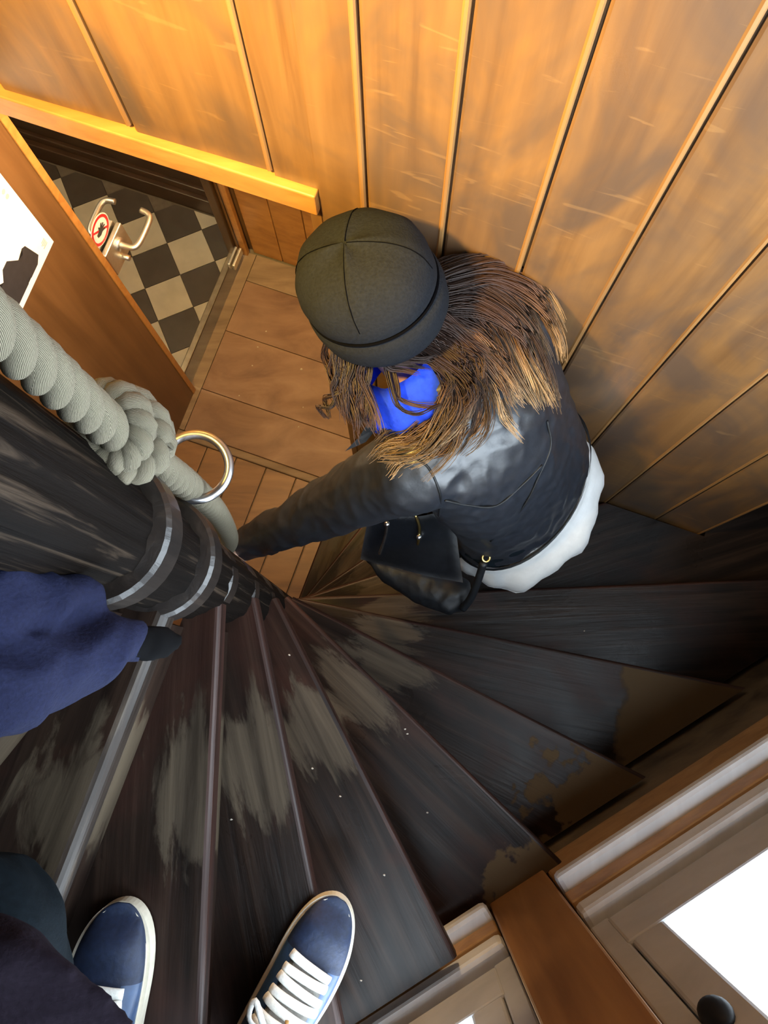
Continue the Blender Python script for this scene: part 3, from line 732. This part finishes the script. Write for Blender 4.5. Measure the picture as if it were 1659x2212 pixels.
# jacket
jk = [(P(.278,.403,1.825),.182,.128), (P(.268,.408,1.77),.176,.122), (P(.245,.42,1.68),.172,.116), (P(.205,.443,1.575),.186,.118), (P(.165,.465,1.485),.192,.112), (P(.125,.487,1.425),.176,.095), (P(.09,.507,1.39),.115,.078), (P(.065,.52,1.365),.075,.070)]
bm = bmesh.new(); loft(bm, bent_rings(jk), 40); tilt_hem(bm)
for a, e_, w_, s in ((shL, elL, wrL, 1), (shR, elR, wrR, 0)):
    pth = catmull([a+LR*(.06 if s else -.06), a, a.lerp(e_, .5)+Vector((0,0,.004)), e_, e_.lerp(w_, .5), w_.lerp(e_, -.06)], 6)
    tube(bm, pth, lerp_list([.080,.080,.070,.062,.051,.038], 6), 20)
me = fuse(bm, .0065, 4)
def crease(c):           # creases run across the sleeve and round the back
    p = Vector((c.x*26, c.y*26, c.z*18)); q = Vector((c.x*9+c.z*5, c.y*9-c.z*6, c.z*4))
    return (.5-abs(NZ.noise(q)*1.6))*.008+(.5-abs(NZ.noise(p)*1.5))*.0045
push(me, crease)
jacket = link('leather_jacket', me, 'leather', woman, True)
def piping(name, pts, r, mat, parent, n=8):
    bm = bmesh.new(); tube(bm, catmull(pts, n), r, 8); return from_bm(name, bm, mat, parent, True)
# hem band of the jacket and white shirt below it
hb_ = bent_rings([(P(.281,.402,1.838),.187,.133), (P(.278,.404,1.812),.187,.132)], 3)
bm = bmesh.new(); loft(bm, hb_, 48, False); tilt_hem(bm); bmesh.ops.solidify(bm, geom=bm.faces[:], thickness=.005); from_bm('hem_band', bm, 'leather', jacket, True)
bm = bmesh.new(); loft(bm, bent_rings([(P(.325,.378,2.02),.186,.150), (P(.316,.384,1.96),.192,.160), (P(.293,.397,1.88),.182,.132), (P(.280,.403,1.80),.172,.118)], 8), 56, False)
for v in bm.verts:
    ang_ = math.atan2((v.co-P(.30,.39,0)).dot(FW), (v.co-P(.30,.39,0)).dot(LR)); low = max(0, min(1, (H-v.co.z-1.84)/.12))
    rad = (v.co-P(.30,.39,H-v.co.z)); rad.z = 0
    v.co += rad.normalized()*(.006*math.sin(7*ang_)+.004*math.sin(15*ang_+1))*low; v.co.z += .012*math.sin(3*ang_+.5)*low
tilt_hem(bm)
bmesh.ops.solidify(bm, geom=bm.faces[:], thickness=.004)
from_bm('white_shirt', bm, 'cotton', woman, True)
# hanging jacket front with two zips
def sheet(name, c, mat, parent, th=.006, n=10, wav=.004):
    bm = bmesh.new(); g = []
    for i in range(n+1):
        row = []
        for j in range(n+1):
            a, b_ = i/n, j/n; p = c[0]*(1-a)*(1-b_)+c[1]*(1-a)*b_+c[2]*a*b_+c[3]*a*(1-b_)
            p = p+Vector((0,0,1))*wav*math.sin(9*b_+4*a)*(.3+a)+FW*wav*math.sin(7*b_+1); row.append(bm.verts.new(p))
        g.append(row)
    for i in range(n):
        for j in range(n): bm.faces.new((g[i][j], g[i][j+1], g[i+1][j+1], g[i+1][j]))
    bmesh.ops.solidify(bm, geom=bm.faces[:], thickness=th); return from_bm(name, bm, mat, parent, True)
sheet('jacket_front', [W(800,1120,1.83), W(985,1105,1.74), W(1005,1262,1.86), W(782,1210,1.98)], 'leather', jacket, wav=.006)
z1 = piping('zip', [W(838,1128,1.815), W(832,1160,1.855), W(820,1196,1.90)], .0035, 'zip_s', jacket)
bm = bmesh.new(); q = W(836,1132,1.81); ball(bm, q, .007, 10, 8); from_bm('zip_pull', bm, 'zip_s', z1, True)
z2 = piping('zip', [W(897,1112,1.77), W(906,1140,1.80), W(903,1176,1.845)], .0035, 'zip_b', jacket)
bm = bmesh.new(); q = W(905,1160,1.82); ball(bm, q, .007, 10, 8); from_bm('zip_pull', bm, 'zip_s', z2, True)
piping('shoulder_seam', [W(880,1005,1.405), W(915,1030,1.415), W(945,1060,1.455)], .003, 'leather_soft', jacket)
def on_jacket(pts):      # lay a line on the leather surface below the given points
    out = []
    for p in pts:
        ok, loc, nr, _ = jacket.closest_point_on_mesh(p)
        out.append(loc+nr*.0012)
    return out
piping('armhole_seam', on_jacket([W(890,985,1.36), W(925,1010,1.38), W(945,1045,1.42), W(952,1085,1.48), W(945,1120,1.54)]), .0022, 'leather_soft', jacket)
piping('back_seam', on_jacket([W(950,1060,1.44), W(1010,1085,1.47), W(1070,1090,1.50), W(1130,1050,1.50), W(1165,1000,1.50)]), .0022, 'leather_soft', jacket)
piping('side_seam', on_jacket([W(1165,905,1.46), W(1168,960,1.50), W(1150,1010,1.52), W(1120,1090,1.58), W(1060,1180,1.68)]), .0022, 'leather_soft', jacket)
bm = bmesh.new(); cp = [W(800,905,1.37), W(775,945,1.385), W(745,975,1.40), W(790,955,1.40), W(815,925,1.39)]
va_ = [bm.verts.new(p) for p in cp]; bm.faces.new(va_); bmesh.ops.solidify(bm, geom=bm.faces[:], thickness=.005); from_bm('collar', bm, 'leather_soft', jacket)
# shoulder bag at her left hip
bag = empty('shoulder_bag', W(900,1262,2.10)); tag(bag, 'black leather bag hanging at the left hip of the person on the stairs', 'bag')
bm = bmesh.new(); tube(bm, catmull([W(795,1200,2.02), W(850,1228,2.03), W(920,1258,2.02), W(985,1288,2.0), W(1012,1305,2.0)], 5), lerp_list([.016,.042,.055,.048,.022], 5), 18, flat=.7)
me = fuse(bm, .006, 4); wrinkle(me, .004, 22); link('bag_body', me, 'leather_soft', bag, True)
stp = piping('strap', [W(1000,1315,1.97), W(1018,1290,1.93), W(1032,1255,1.88), W(1045,1215,1.83)], .009, 'leather_soft', bag)
bm = bmesh.new(); q = W(1050,1205,1.80); tube(bm, [q+Vector((.008*math.cos(t), .008*math.sin(t), .004*math.sin(t))) for t in [2*math.pi*j/20 for j in range(20)]], .003, 8, closed=True); from_bm('buckle', bm, 'zip_b', stp, True)
# blue scarf
bm = bmesh.new(); sc = P(.028,.512,1.372); ax = (hu+FW*.25).normalized(); s1 = (LR-ax*LR.dot(ax)).normalized(); s2 = ax.cross(s1)
rings_ = []
for k, (h_, r_) in enumerate(((-.050,.100), (-.035,.112), (-.012,.108), (.012,.094), (.035,.080), (.05,.068))): rings_.append((sc+ax*h_, s1*r_, s2*r_*.92))
loft(bm, rings_, 44, False)
for v in bm.verts:
    r_ = v.co-sc; a_ = math.atan2(r_.dot(s2), r_.dot(s1)); v.co += r_.normalized()*(.005*math.sin(5*a_+r_.dot(ax)*60)+.003*math.sin(11*a_))
bmesh.ops.solidify(bm, geom=bm.faces[:], thickness=.006); from_bm('scarf', bm, 'scarf', woman, True)
# beanie
hc = P(-.031,.580,1.20); hx = (Vector((0,0,1))+FW*.42).normalized(); h1 = (FW-hx*FW.dot(hx)).normalized(); h2 = hx.cross(h1)
prof = [(-.078,.090), (-.075,.098), (-.055,.108), (-.026,.1115), (-.010,.1105), (-.004,.1045), (.000,.1035), (.006,.107), (.030,.1075), (.055,.102), (.078,.088), (.094,.066), (.102,.042), (.106,.020), (.107,.003)]
bm = bmesh.new(); prev = None; NSEG = 72
for t_, r_ in prof:
    ring_ = []
    for j in range(NSEG):
        a = 2*math.pi*j/NSEG; k = max(0, t_)/.1
        r2 = r_*(1+.045*k*math.cos(4*a+.6)*(1-.5*k)+.018*k*math.sin(9*a)) ; tt = t_-.006*k*k*abs(math.cos(2*a+.3))
        ring_.append(bm.verts.new(hc+hx*tt+(h1*math.cos(a)*1.03+h2*math.sin(a)*.97)*r2))
    if prev:
        for j in range(NSEG): bm.faces.new((prev[j], prev[(j+1)%NSEG], ring_[(j+1)%NSEG], ring_[j]))
    prev = ring_
bm.faces.new(prev)
hat = from_bm('beanie', bm, 'beanie', woman, True)
bm = bmesh.new(); tube(bm, [hc+hx*-.001+(h1*math.cos(a)*1.03+h2*math.sin(a)*.97)*.1055 for a in [2*math.pi*j/72 for j in range(72)]], .0028, 8, closed=True); from_bm('cord', bm, 'beanie_line', hat, True)
for a0 in (.5, 2.1, 3.6, 5.2):
    pts = []
    for t_, r_ in prof[8:]:
        k = max(0, t_)/.1; r2 = r_*(1+.045*k*math.cos(4*a0+.6)*(1-.5*k)+.018*k*math.sin(9*a0)); tt = t_-.006*k*k*abs(math.cos(2*a0+.3))
        pts.append(hc+hx*(tt+.0003)+(h1*math.cos(a0)*1.03+h2*math.sin(a0)*.97)*r2)
    bm = bmesh.new(); tube(bm, catmull(pts, 3), .0007, 6); from_bm('seam', bm, 'beanie_line', hat, True)
# hair: locks of thin strands
rng = random.Random(3)
verts = []; faces = []; along = []; shade = []
def lock(guide, count, spread, rad=.0011, t0=0.0, t1=1.0, wave=.007, dspread=.012, clump=16):
    g = [W(*q) for q in guide]; k = len(g); count = int(count*1.8)
    nc = max(2, count//clump)
    for ci in range(nc):
        ox, oy, oz = rng.gauss(0, 1), rng.gauss(0, 1), rng.gauss(0, 1); ph = rng.uniform(0, 6.28); fr = rng.uniform(.7, 1.3); csh = rng.random()**1.3; cl = rng.uniform(.8, 1.04); off = rng.uniform(-.12, .12)
        for _ in range(clump):
            jx, jy, jz = rng.gauss(0, .28), rng.gauss(0, .28), rng.gauss(0, .25); cut = cl*rng.uniform(.9, 1.02); sh = min(1, max(0, csh+rng.gauss(0, .15))); tw = rng.uniform(0, 6.28); wr = wave*rng.uniform(.75, 1.25)
            pts = []
            for i, p in enumerate(g):
                f_ = i/(k-1)
                s_ = spread[0]+(spread[1]-spread[0])*min(1, 2*f_) if f_ <= .5 else spread[1]+(spread[2]-spread[1])*(2*f_-1)
                j = s_*.0007; q = 1.25-.45*f_
                pts.append(p+Vector(((ox+jx*q)*j, (oy+jy*q)*j, (oz+jz)*dspread*.6)))
            c = catmull(pts, 5); c = c[:max(4, int(len(c)*cut))]; m_ = len(c); base = len(verts)
            for i, p in enumerate(c):
                t = i/(m_-1); w2 = wr*min(1, t*2.2)
                p = p+Vector((math.sin(ph+fr*8*t), math.cos(ph*1.3+fr*8*t), .6*math.sin(ph*.7+fr*7*t)))*w2
                tg = (c[min(i+1, m_-1)]-c[max(i-1, 0)]).normalized(); n1 = tg.orthogonal().normalized(); n2 = tg.cross(n1)
                r_ = rad*(1-.7*t**3)
                for q in range(3):
                    a = 2.094*q; verts.append(p+(n1*math.cos(a)+n2*math.sin(a))*r_); along.append(max(0, t0+(t1-t0)*t+off*t)); shade.append(sh)
                if i:
                    b0 = base+(i-1)*3
                    for q in range(3): faces.append((b0+q, b0+(q+1)%3, b0+3+(q+1)%3, b0+3+q))
# towards and over her right shoulder
lock([(925,640,1.27),(1000,630,1.285),(1070,680,1.315),(1115,760,1.35),(1155,840,1.385),(1172,885,1.41)], 230, (22,30,24), t1=1.0)
lock([(915,690,1.275),(985,705,1.285),(1050,750,1.315),(1100,815,1.35),(1150,875,1.395)], 170, (22,28,24))
lock([(945,610,1.265),(1035,590,1.28),(1120,635,1.31),(1178,715,1.345),(1200,800,1.385)], 130, (18,26,14), t1=.92)
lock([(940,600,1.26),(1000,575,1.28),(1075,580,1.31),(1130,625,1.345),(1150,680,1.38)], 110, (16,24,18), t1=.5)
lock([(985,745,1.30),(1020,800,1.33),(1060,880,1.36),(1100,945,1.395)], 26, (14,22,34), t0=.5, t1=1)
# over her back, curling under the scarf
lock([(880,735,1.275),(950,745,1.285),(1000,800,1.305),(985,880,1.335),(935,945,1.365),(860,985,1.385)], 200, (18,26,26), t1=.93)
lock([(905,710,1.275),(980,750,1.29),(1018,835,1.315),(1000,920,1.345),(930,985,1.375)], 130, (16,20,24), t1=.9)
lock([(900,725,1.275),(955,755,1.28),(990,800,1.295),(985,850,1.315)], 160, (18,30,30), t1=.55)
lock([(990,880,1.335),(930,930,1.36),(850,965,1.38),(800,985,1.39)], 90, (20,24,20), t0=.45, t1=.95)
# left of the scarf
lock([(770,745,1.27),(760,815,1.29),(775,880,1.315),(800,945,1.35)], 120, (20,17,18), t1=.62)
lock([(735,735,1.26),(740,800,1.285),(755,865,1.31),(790,925,1.345)], 120, (14,20,20), t1=.55)
lock([(800,760,1.28),(795,830,1.30),(800,890,1.32),(830,930,1.345)], 16, (14,14,18), t1=.6)
lock([(830,765,1.28),(838,820,1.285),(850,870,1.295),(905,895,1.31),(960,880,1.325)], 22, (10,10,10), t1=.6)
lock([(790,745,1.265),(830,762,1.272),(870,770,1.278),(925,765,1.285)], 90, (12,13,14), t1=.3, wave=.003)
lock([(815,750,1.265),(850,772,1.275),(885,782,1.28),(950,790,1.29)], 50, (10,9,12), t1=.4, wave=.003)
lock([(745,850,1.30),(722,868,1.305),(702,888,1.315),(704,905,1.325),(722,912,1.33)], 22, (8,8,7), t1=.35)
me = bpy.data.meshes.new('hair'); me.from_pydata(verts, [], faces)
for nm, dat in (('along', along), ('shade', shade)):
    at_ = me.attributes.new(nm, 'FLOAT', 'POINT'); at_.data.foreach_set('value', dat)
link('hair', me, 'hair', woman, True)['kind'] = 'stuff'

# ================================================================== THE PHOTOGRAPHER
bm = bmesh.new()
legs = {}
LT, RT = W(264,1948,1.10), W(742,1945,1.29)
ldir = Vector((.10,1,0)).normalized(); rdir = Vector((.53,.85,0)).normalized()
lheel = P(LT.x, LT.y, 1.12)-ldir*.285; rheel = P(RT.x, RT.y, 1.31)-rdir*.285
anL, anR = lheel+ldir*.065+Vector((0,0,.11)), rheel+rdir*.065+Vector((0,0,.11))
knL, knR = P(-.345,-.205,.70), P(-.185,-.50,.84)
hiL, hiR = P(-.37,-.60,.46), P(-.19,-.68,.46)
pel = P(-.28,-.65,.40); che = P(-.30,-.70,-.05); nek = P(-.30,-.68,-.22); hd = P(-.29,-.63,-.36)
phR = Vector((.92,-.39,0)); phF = Vector((.39,.92,0))
for h_, k_, a_ in ((hiL, knL, anL), (hiR, knR, anR)):
    tube(bm, catmull([h_, h_.lerp(k_, .5), k_, k_.lerp(a_, .45), a_], 4), lerp_list([.085,.078,.055,.050,.036], 4), 14)
for a_, d_ in ((anL, ldir), (anR, rdir)): tube(bm, [a_, a_+d_*.06+Vector((0,0,-.072)), a_+d_*.15+Vector((0,0,-.084))], [.034,.024,.014], 10)
loft(bm, [(c, phR*w_, phF*q) for c, w_, q in ((P(-.28,-.645,.50),.15,.10), (pel,.155,.105), (P(-.29,-.68,.20),.14,.09), (che,.165,.105), (P(-.30,-.695,-.15),.14,.08), (P(-.30,-.69,-.19),.06,.055))], 28)
tube(bm, [P(-.30,-.69,-.15), nek, hd], [.055,.052,.05], 14)
PM = Matrix((phF, Vector((-phF.y, phF.x, 0)), Vector((0,0,1)))).transposed()
ball(bm, hd+Vector((0,0,.04)), (.098,.078,.115), 24, 16, PM); ball(bm, hd+phF*.1+Vector((0,0,.02)), (.017,.012,.02), 10, 8, PM); ball(bm, hd+phF*.03-Vector((0,0,.03)), (.06,.055,.06), 14, 10, PM)
for s in (-1, 1): ball(bm, hd+Vector((-phF.y, phF.x, 0))*.078*s+Vector((0,0,.03)), (.018,.01,.03), 10, 8, PM)
shPL, shPR = P(-.46,-.63,-.10), P(-.15,-.76,-.10)
elPL, wrPL = P(-.60,-.14,.40), W(262,1392,.69)
elPR, wrPR = P(-.05,-.86,.18), P(.0,-.72,.42)
for a_, e_, w_ in ((shPL, elPL, wrPL), (shPR, elPR, wrPR)):
    tube(bm, catmull([a_, a_.lerp(e_, .5), e_, e_.lerp(w_, .5), w_], 4), lerp_list([.052,.047,.032,.018,.010], 4), 14)
hv = (W(362,1384,.715)-wrPL).normalized(); hs = Vector((-hv.y, hv.x, 0)).normalized()
tube(bm, [wrPL, wrPL+hv*.012], [.012,.011], 12)
for k in range(4): 
    b0 = wrPL+hv*.016+hs*(.008-.006*k); ln = (.022,.032,.030,.02)[k]
    tube(bm, [b0, b0+hv*ln*.5+Vector((0,0,.002)), b0+hv*ln+Vector((0,0,-.008))], [.005,.0046,.004], 8)
tube(bm, [wrPL-hs*.003, wrPL+hv*.010-hs*.005], [.006,.0045], 8)
for k in range(5):
    b0 = wrPR+Vector((0,0,-.05))+phF*(.02-.011*k); tube(bm, [wrPR, b0, b0+Vector((0,0,-.05)), b0+Vector((-.01,0,-.085))], [.024,.012,.009,.0075], 8)
me = fuse(bm, .0065, 3)
photog = link('person', me, 'skin', None, True)
tag(photog, 'person in navy jacket, dark trousers and blue sneakers standing on the upper steps', 'person')
bm = bmesh.new(); ball(bm, hd+Vector((0,0,.065))-phF*.012, (.104,.088,.105), 24, 14, PM); from_bm('hair', bm, 'latch', photog, True)
for a_, d_ in ((anL, ldir), (anR, rdir)):
    bm = bmesh.new(); tube(bm, [a_+Vector((0,0,.05)), a_, a_+d_*.012+Vector((0,0,-.045))], [.041,.039,.034], 14); from_bm('sock', bm, 'trousers', photog, True)
# black glove
bm = bmesh.new()
tube(bm, [wrPL-hv*.03, wrPL, wrPL+hv*.018], [.013,.013,.012], 14)
for k in range(4):
    b0 = wrPL+hv*.016+hs*(.008-.006*k); ln = (.023,.033,.031,.021)[k]
    tube(bm, [b0, b0+hv*ln*.5+Vector((0,0,.002)), b0+hv*ln+Vector((0,0,-.008))], [.0065,.006,.005], 8)
link('glove', fuse(bm, .0035, 3), 'glove', photog, True)
# trousers
bm = bmesh.new()
loft(bm, [(c, phR*w_, phF*q) for c, w_, q in ((P(-.28,-.645,.52),.165,.115), (pel,.172,.12), (P(-.285,-.66,.30),.16,.11))], 28)
for h_, k_, a_ in ((hiL, knL, anL), (hiR, knR, anR)):
    tube(bm, catmull([h_, h_.lerp(k_, .5), k_, k_.lerp(a_, .45), a_+Vector((0,0,-.01))], 4), lerp_list([.105,.096,.078,.068,.044], 4), 18)
me = fuse(bm, .008, 5); wrinkle(me, .005, 11); link('trousers', me, 'trousers', photog, True)
# jacket with rumpled sleeve
bm = bmesh.new()
loft(bm, [(c, phR*w_, phF*q) for c, w_, q in ((P(-.285,-.645,.50),.185,.135), (P(-.28,-.65,.40),.180,.130), (P(-.29,-.68,.20),.172,.12), (che,.19,.13), (P(-.30,-.695,-.15),.16,.10), (P(-.30,-.69,-.21),.075,.07))], 32)
tube(bm, catmull([shPR, shPR.lerp(elPR, .5), elPR, elPR.lerp(wrPR, .5), wrPR], 4), lerp_list([.072,.066,.058,.052,.042], 4), 16)
me = fuse(bm, .009, 5); wrinkle(me, .006, 9); link('jacket', me, 'coat', photog, True)
bm = bmesh.new()
tube(bm, catmull([shPL+phR*.03, shPL.lerp(elPL, .5), elPL, P(-.55,-.05,.50), W(-130,1420,.60)], 6), lerp_list([.075,.070,.066,.060,.050], 6), 20)
tube(bm, catmull([P(-.52,-.04,.50), W(-80,1315,.60), W(60,1305,.63), W(160,1290,.66), W(224,1284,.68)], 6), lerp_list([.045,.032,.0235,.017,.012], 6), 18)
tube(bm, catmull([P(-.52,-.05,.50), W(-80,1480,.61), W(80,1450,.645), W(205,1405,.675), W(308,1388,.70)], 6), lerp_list([.050,.041,.034,.026,.017], 6), 18)
me = fuse(bm, .005, 3)
push(me, lambda c: (.5-abs(NZ.noise(Vector((c.x*4+c.y*2, c.y*26-c.x*8, c.z*26)))*1.9))*.008)
link('jacket_sleeve', me, 'jacket', photog, True)
# coat skirt that hangs over the left thigh
bm = bmesh.new()
loft(bm, [(W(20,2290,.50), Vector((.075,0,0)), Vector((0,.06,.02))), (W(-30,2200,.505), Vector((.066,0,0)), Vector((0,.05,.02))), (W(-60,2110,.52), Vector((.052,0,0)), Vector((0,.04,.015))), (W(-70,2040,.54), Vector((.035,0,0)), Vector((0,.02,.01)))], 28)
me = fuse(bm, .005, 5); wrinkle(me, .004, 14); link('jacket_hem', me, 'coat', photog, True)
# sneakers
def shoe(heel, d_, mirror):
    base = Matrix.Translation(heel) @ Matrix(((d_.x, -d_.y, 0, 0), (d_.y, d_.x, 0, 0), (0,0,1,0), (0,0,0,1)))
    def half(t):      # half width along the length 0..1
        if not 0 < t < 1: return 0
        e = (1-((t-.62)/.38)**2.5)**.5 if t > .62 else (1-((.62-t)/.62)**5)**.45
        return .050*e*(.86+.14*math.sin(min(1, t/.66)*math.pi/2)**2)
    L_ = .288
    def cen(t): return mirror*(-.006*math.sin(t*math.pi)+.010*max(0, t-.55))
    ts_ = [.5-.5*math.cos(math.pi*k/40) for k in range(41)]
    out = [(L_*t, cen(t)+half(t)) for t in ts_]+[(L_*t, cen(t)-half(t)) for t in ts_[-2:0:-1]]
    bm = bmesh.new(); prism(bm, out, .002, .030); bmesh.ops.transform(bm, matrix=base, verts=bm.verts); 
    root = empty('shoe', heel); root.parent = photog
    bmesh.ops.bevel(bm, geom=[e for e in bm.edges if abs(e.verts[0].co.z-e.verts[1].co.z) < 1e-5 and e.verts[0].co.z > heel.z+.02], offset=.004, segments=2, affect='EDGES')
    from_bm('sole', bm, 'sole', root)
    def top(t): return .052+.002*math.sin(t*9)+ (.060*max(0, min(1, (.74-t)/.42))**1.1)
    def surf(t, a, lift=0.0):
        w_ = half(t)*.905; h_ = top(t)*min(1, (max(1e-4, 1-t)/.16)**.5)*min(1, (max(1e-4, t)/.05)**.4)
        h_ = max(h_, .031)
        y = math.copysign(abs(math.cos(a))**.8, math.cos(a))*(w_+lift); z = .028+(h_-.028+lift)*abs(math.sin(a))**.85
        return base @ Vector((L_*t, cen(t)+y, z))
    bm = bmesh.new(); g = []
    tt = [.5-.4965*math.cos(math.pi*k/44) for k in range(45)]; aa = [math.pi*k/24 for k in range(25)]
    for t in tt: g.append([bm.verts.new(surf(t, a)) for a in aa])
    for i in range(44):
        for j in range(24): bm.faces.new((g[i][j], g[i][j+1], g[i+1][j+1], g[i+1][j]))
    bm.faces.new(g[0]); bm.faces.new(g[-1][::-1])
    up = from_bm('upper', bm, 'shoe', root, True)
    up.data.materials.append(M['shoe_side'])
    for p in up.data.polygons:
        lc_ = base.inverted() @ p.center; t = lc_.x/L_
        if .20 < t < .70 and lc_.y-cen(t) < -.026*1.0 and lc_.z > .03 : p.material_index = 1
        if .20 < t < .70 and lc_.y-cen(t) > .026 and lc_.z > .03 : p.material_index = 1
    bm = bmesh.new(); g = []
    for k in range(15):
        t = .34+.35*k/14; g.append([bm.verts.new(surf(t, math.pi/2+q, .0025)) for q in (-.55,-.3,0,.3,.55)])
    for i in range(14):
        for j in range(4): bm.faces.new((g[i][j], g[i][j+1], g[i+1][j+1], g[i+1][j]))
    bmesh.ops.solidify(bm, geom=bm.faces[:], thickness=.002); from_bm('tongue', bm, 'tongue', root, True)
    for k in range(7):
        t = .690-.050*k; bm = bmesh.new(); sp = .58+.03*k
        pth = [surf(t+.012*(j/8-.5)*(1 if k%2 else -1), math.pi/2-sp+2*sp*j/8, .0065) for j in range(9)]
        tube(bm, pth, .0066, 10, flat=.5, up=Vector((0,0,1))); from_bm('lace', bm, 'lace', root, True)
    for sg in (-1, 1):
        b0 = surf(.40, math.pi/2, .012); bm = bmesh.new()
        lat = Vector((-d_.y, d_.x, 0))*sg
        tube(bm, catmull([b0, b0+lat*.02+Vector((0,0,.012))+d_*.012, b0+lat*.046+Vector((0,0,.008))+d_*.03, b0+lat*.040+Vector((0,0,.004))+d_*.006, b0+lat*.01], 5), .0042, 8, flat=.5); from_bm('lace_bow', bm, 'lace', root, True)
    lat = Vector((-d_.y, d_.x, 0)); b0 = surf(.36, math.pi/2+.35, .014)
    for e_ in ((b0+lat*.022+d_*.045+Vector((0,0,.006))), (b0+lat*.045-d_*.01), (b0+lat*.03-d_*.035), (b0-lat*.03-d_*.03)):
        bm = bmesh.new(); tube(bm, catmull([b0, b0.lerp(e_, .5)+Vector((0,0,.006)), e_], 4), [.0038]*5+[.0026]*4, 8); from_bm('lace_end', bm, 'lace_tan', root, True)
    bm = bmesh.new(); cc = base @ Vector((L_*.20, cen(.2), .108))
    tube(bm, [cc+d_*.052*math.cos(t)+lat*.038*math.sin(t)+Vector((0,0,.006*math.cos(t))) for t in [2*math.pi*j/36 for j in range(36)]], .0085, 10, closed=True); from_bm('collar', bm, 'lining', root, True)
    return root
shoe(P(lheel.x, lheel.y, 1.12)+Vector((0,0,.001)), ldir, -1)
shoe(P(rheel.x, rheel.y, 1.31)+Vector((0,0,.001)), rdir, 1)

# ================================================================== plaster chips lying about
def chip(px_, py_, d, r, where):
    bm = bmesh.new(); p = W(px_, py_, d); bmesh.ops.create_icosphere(bm, subdivisions=1, radius=r, matrix=Matrix.Translation(p+Vector((0,0,r*.4)))@Matrix.Diagonal((1,.75,.5,1)))
    for v in bm.verts: v.co += Vector((rng.uniform(-1,1), rng.uniform(-1,1), 0))*r*.2
    o = from_bm('plaster_chip', bm, 'chip'); tag(o, 'tiny pale plaster chip lying on '+where, 'chip', 'plaster chips on '+where)
for q in ((651,798), (575,716), (557,750), (545,790), (517,855), (655,880), (645,922)): chip(*q, H-.0095, .006 if q[0] == 651 else .0035, 'the vestibule boards')
for q, i in (((1262,1363),7), ((880,1585),4), ((923,1755),4), ((875,1575),4), ((780,2118),3), ((500,1770),2), ((445,1850),2), ((625,1415),3), ((675,1660),3), ((830,1890),3), ((735,1720),3), ((27,1590),0)): chip(*q, dT(i), .0022, 'the stair treads')
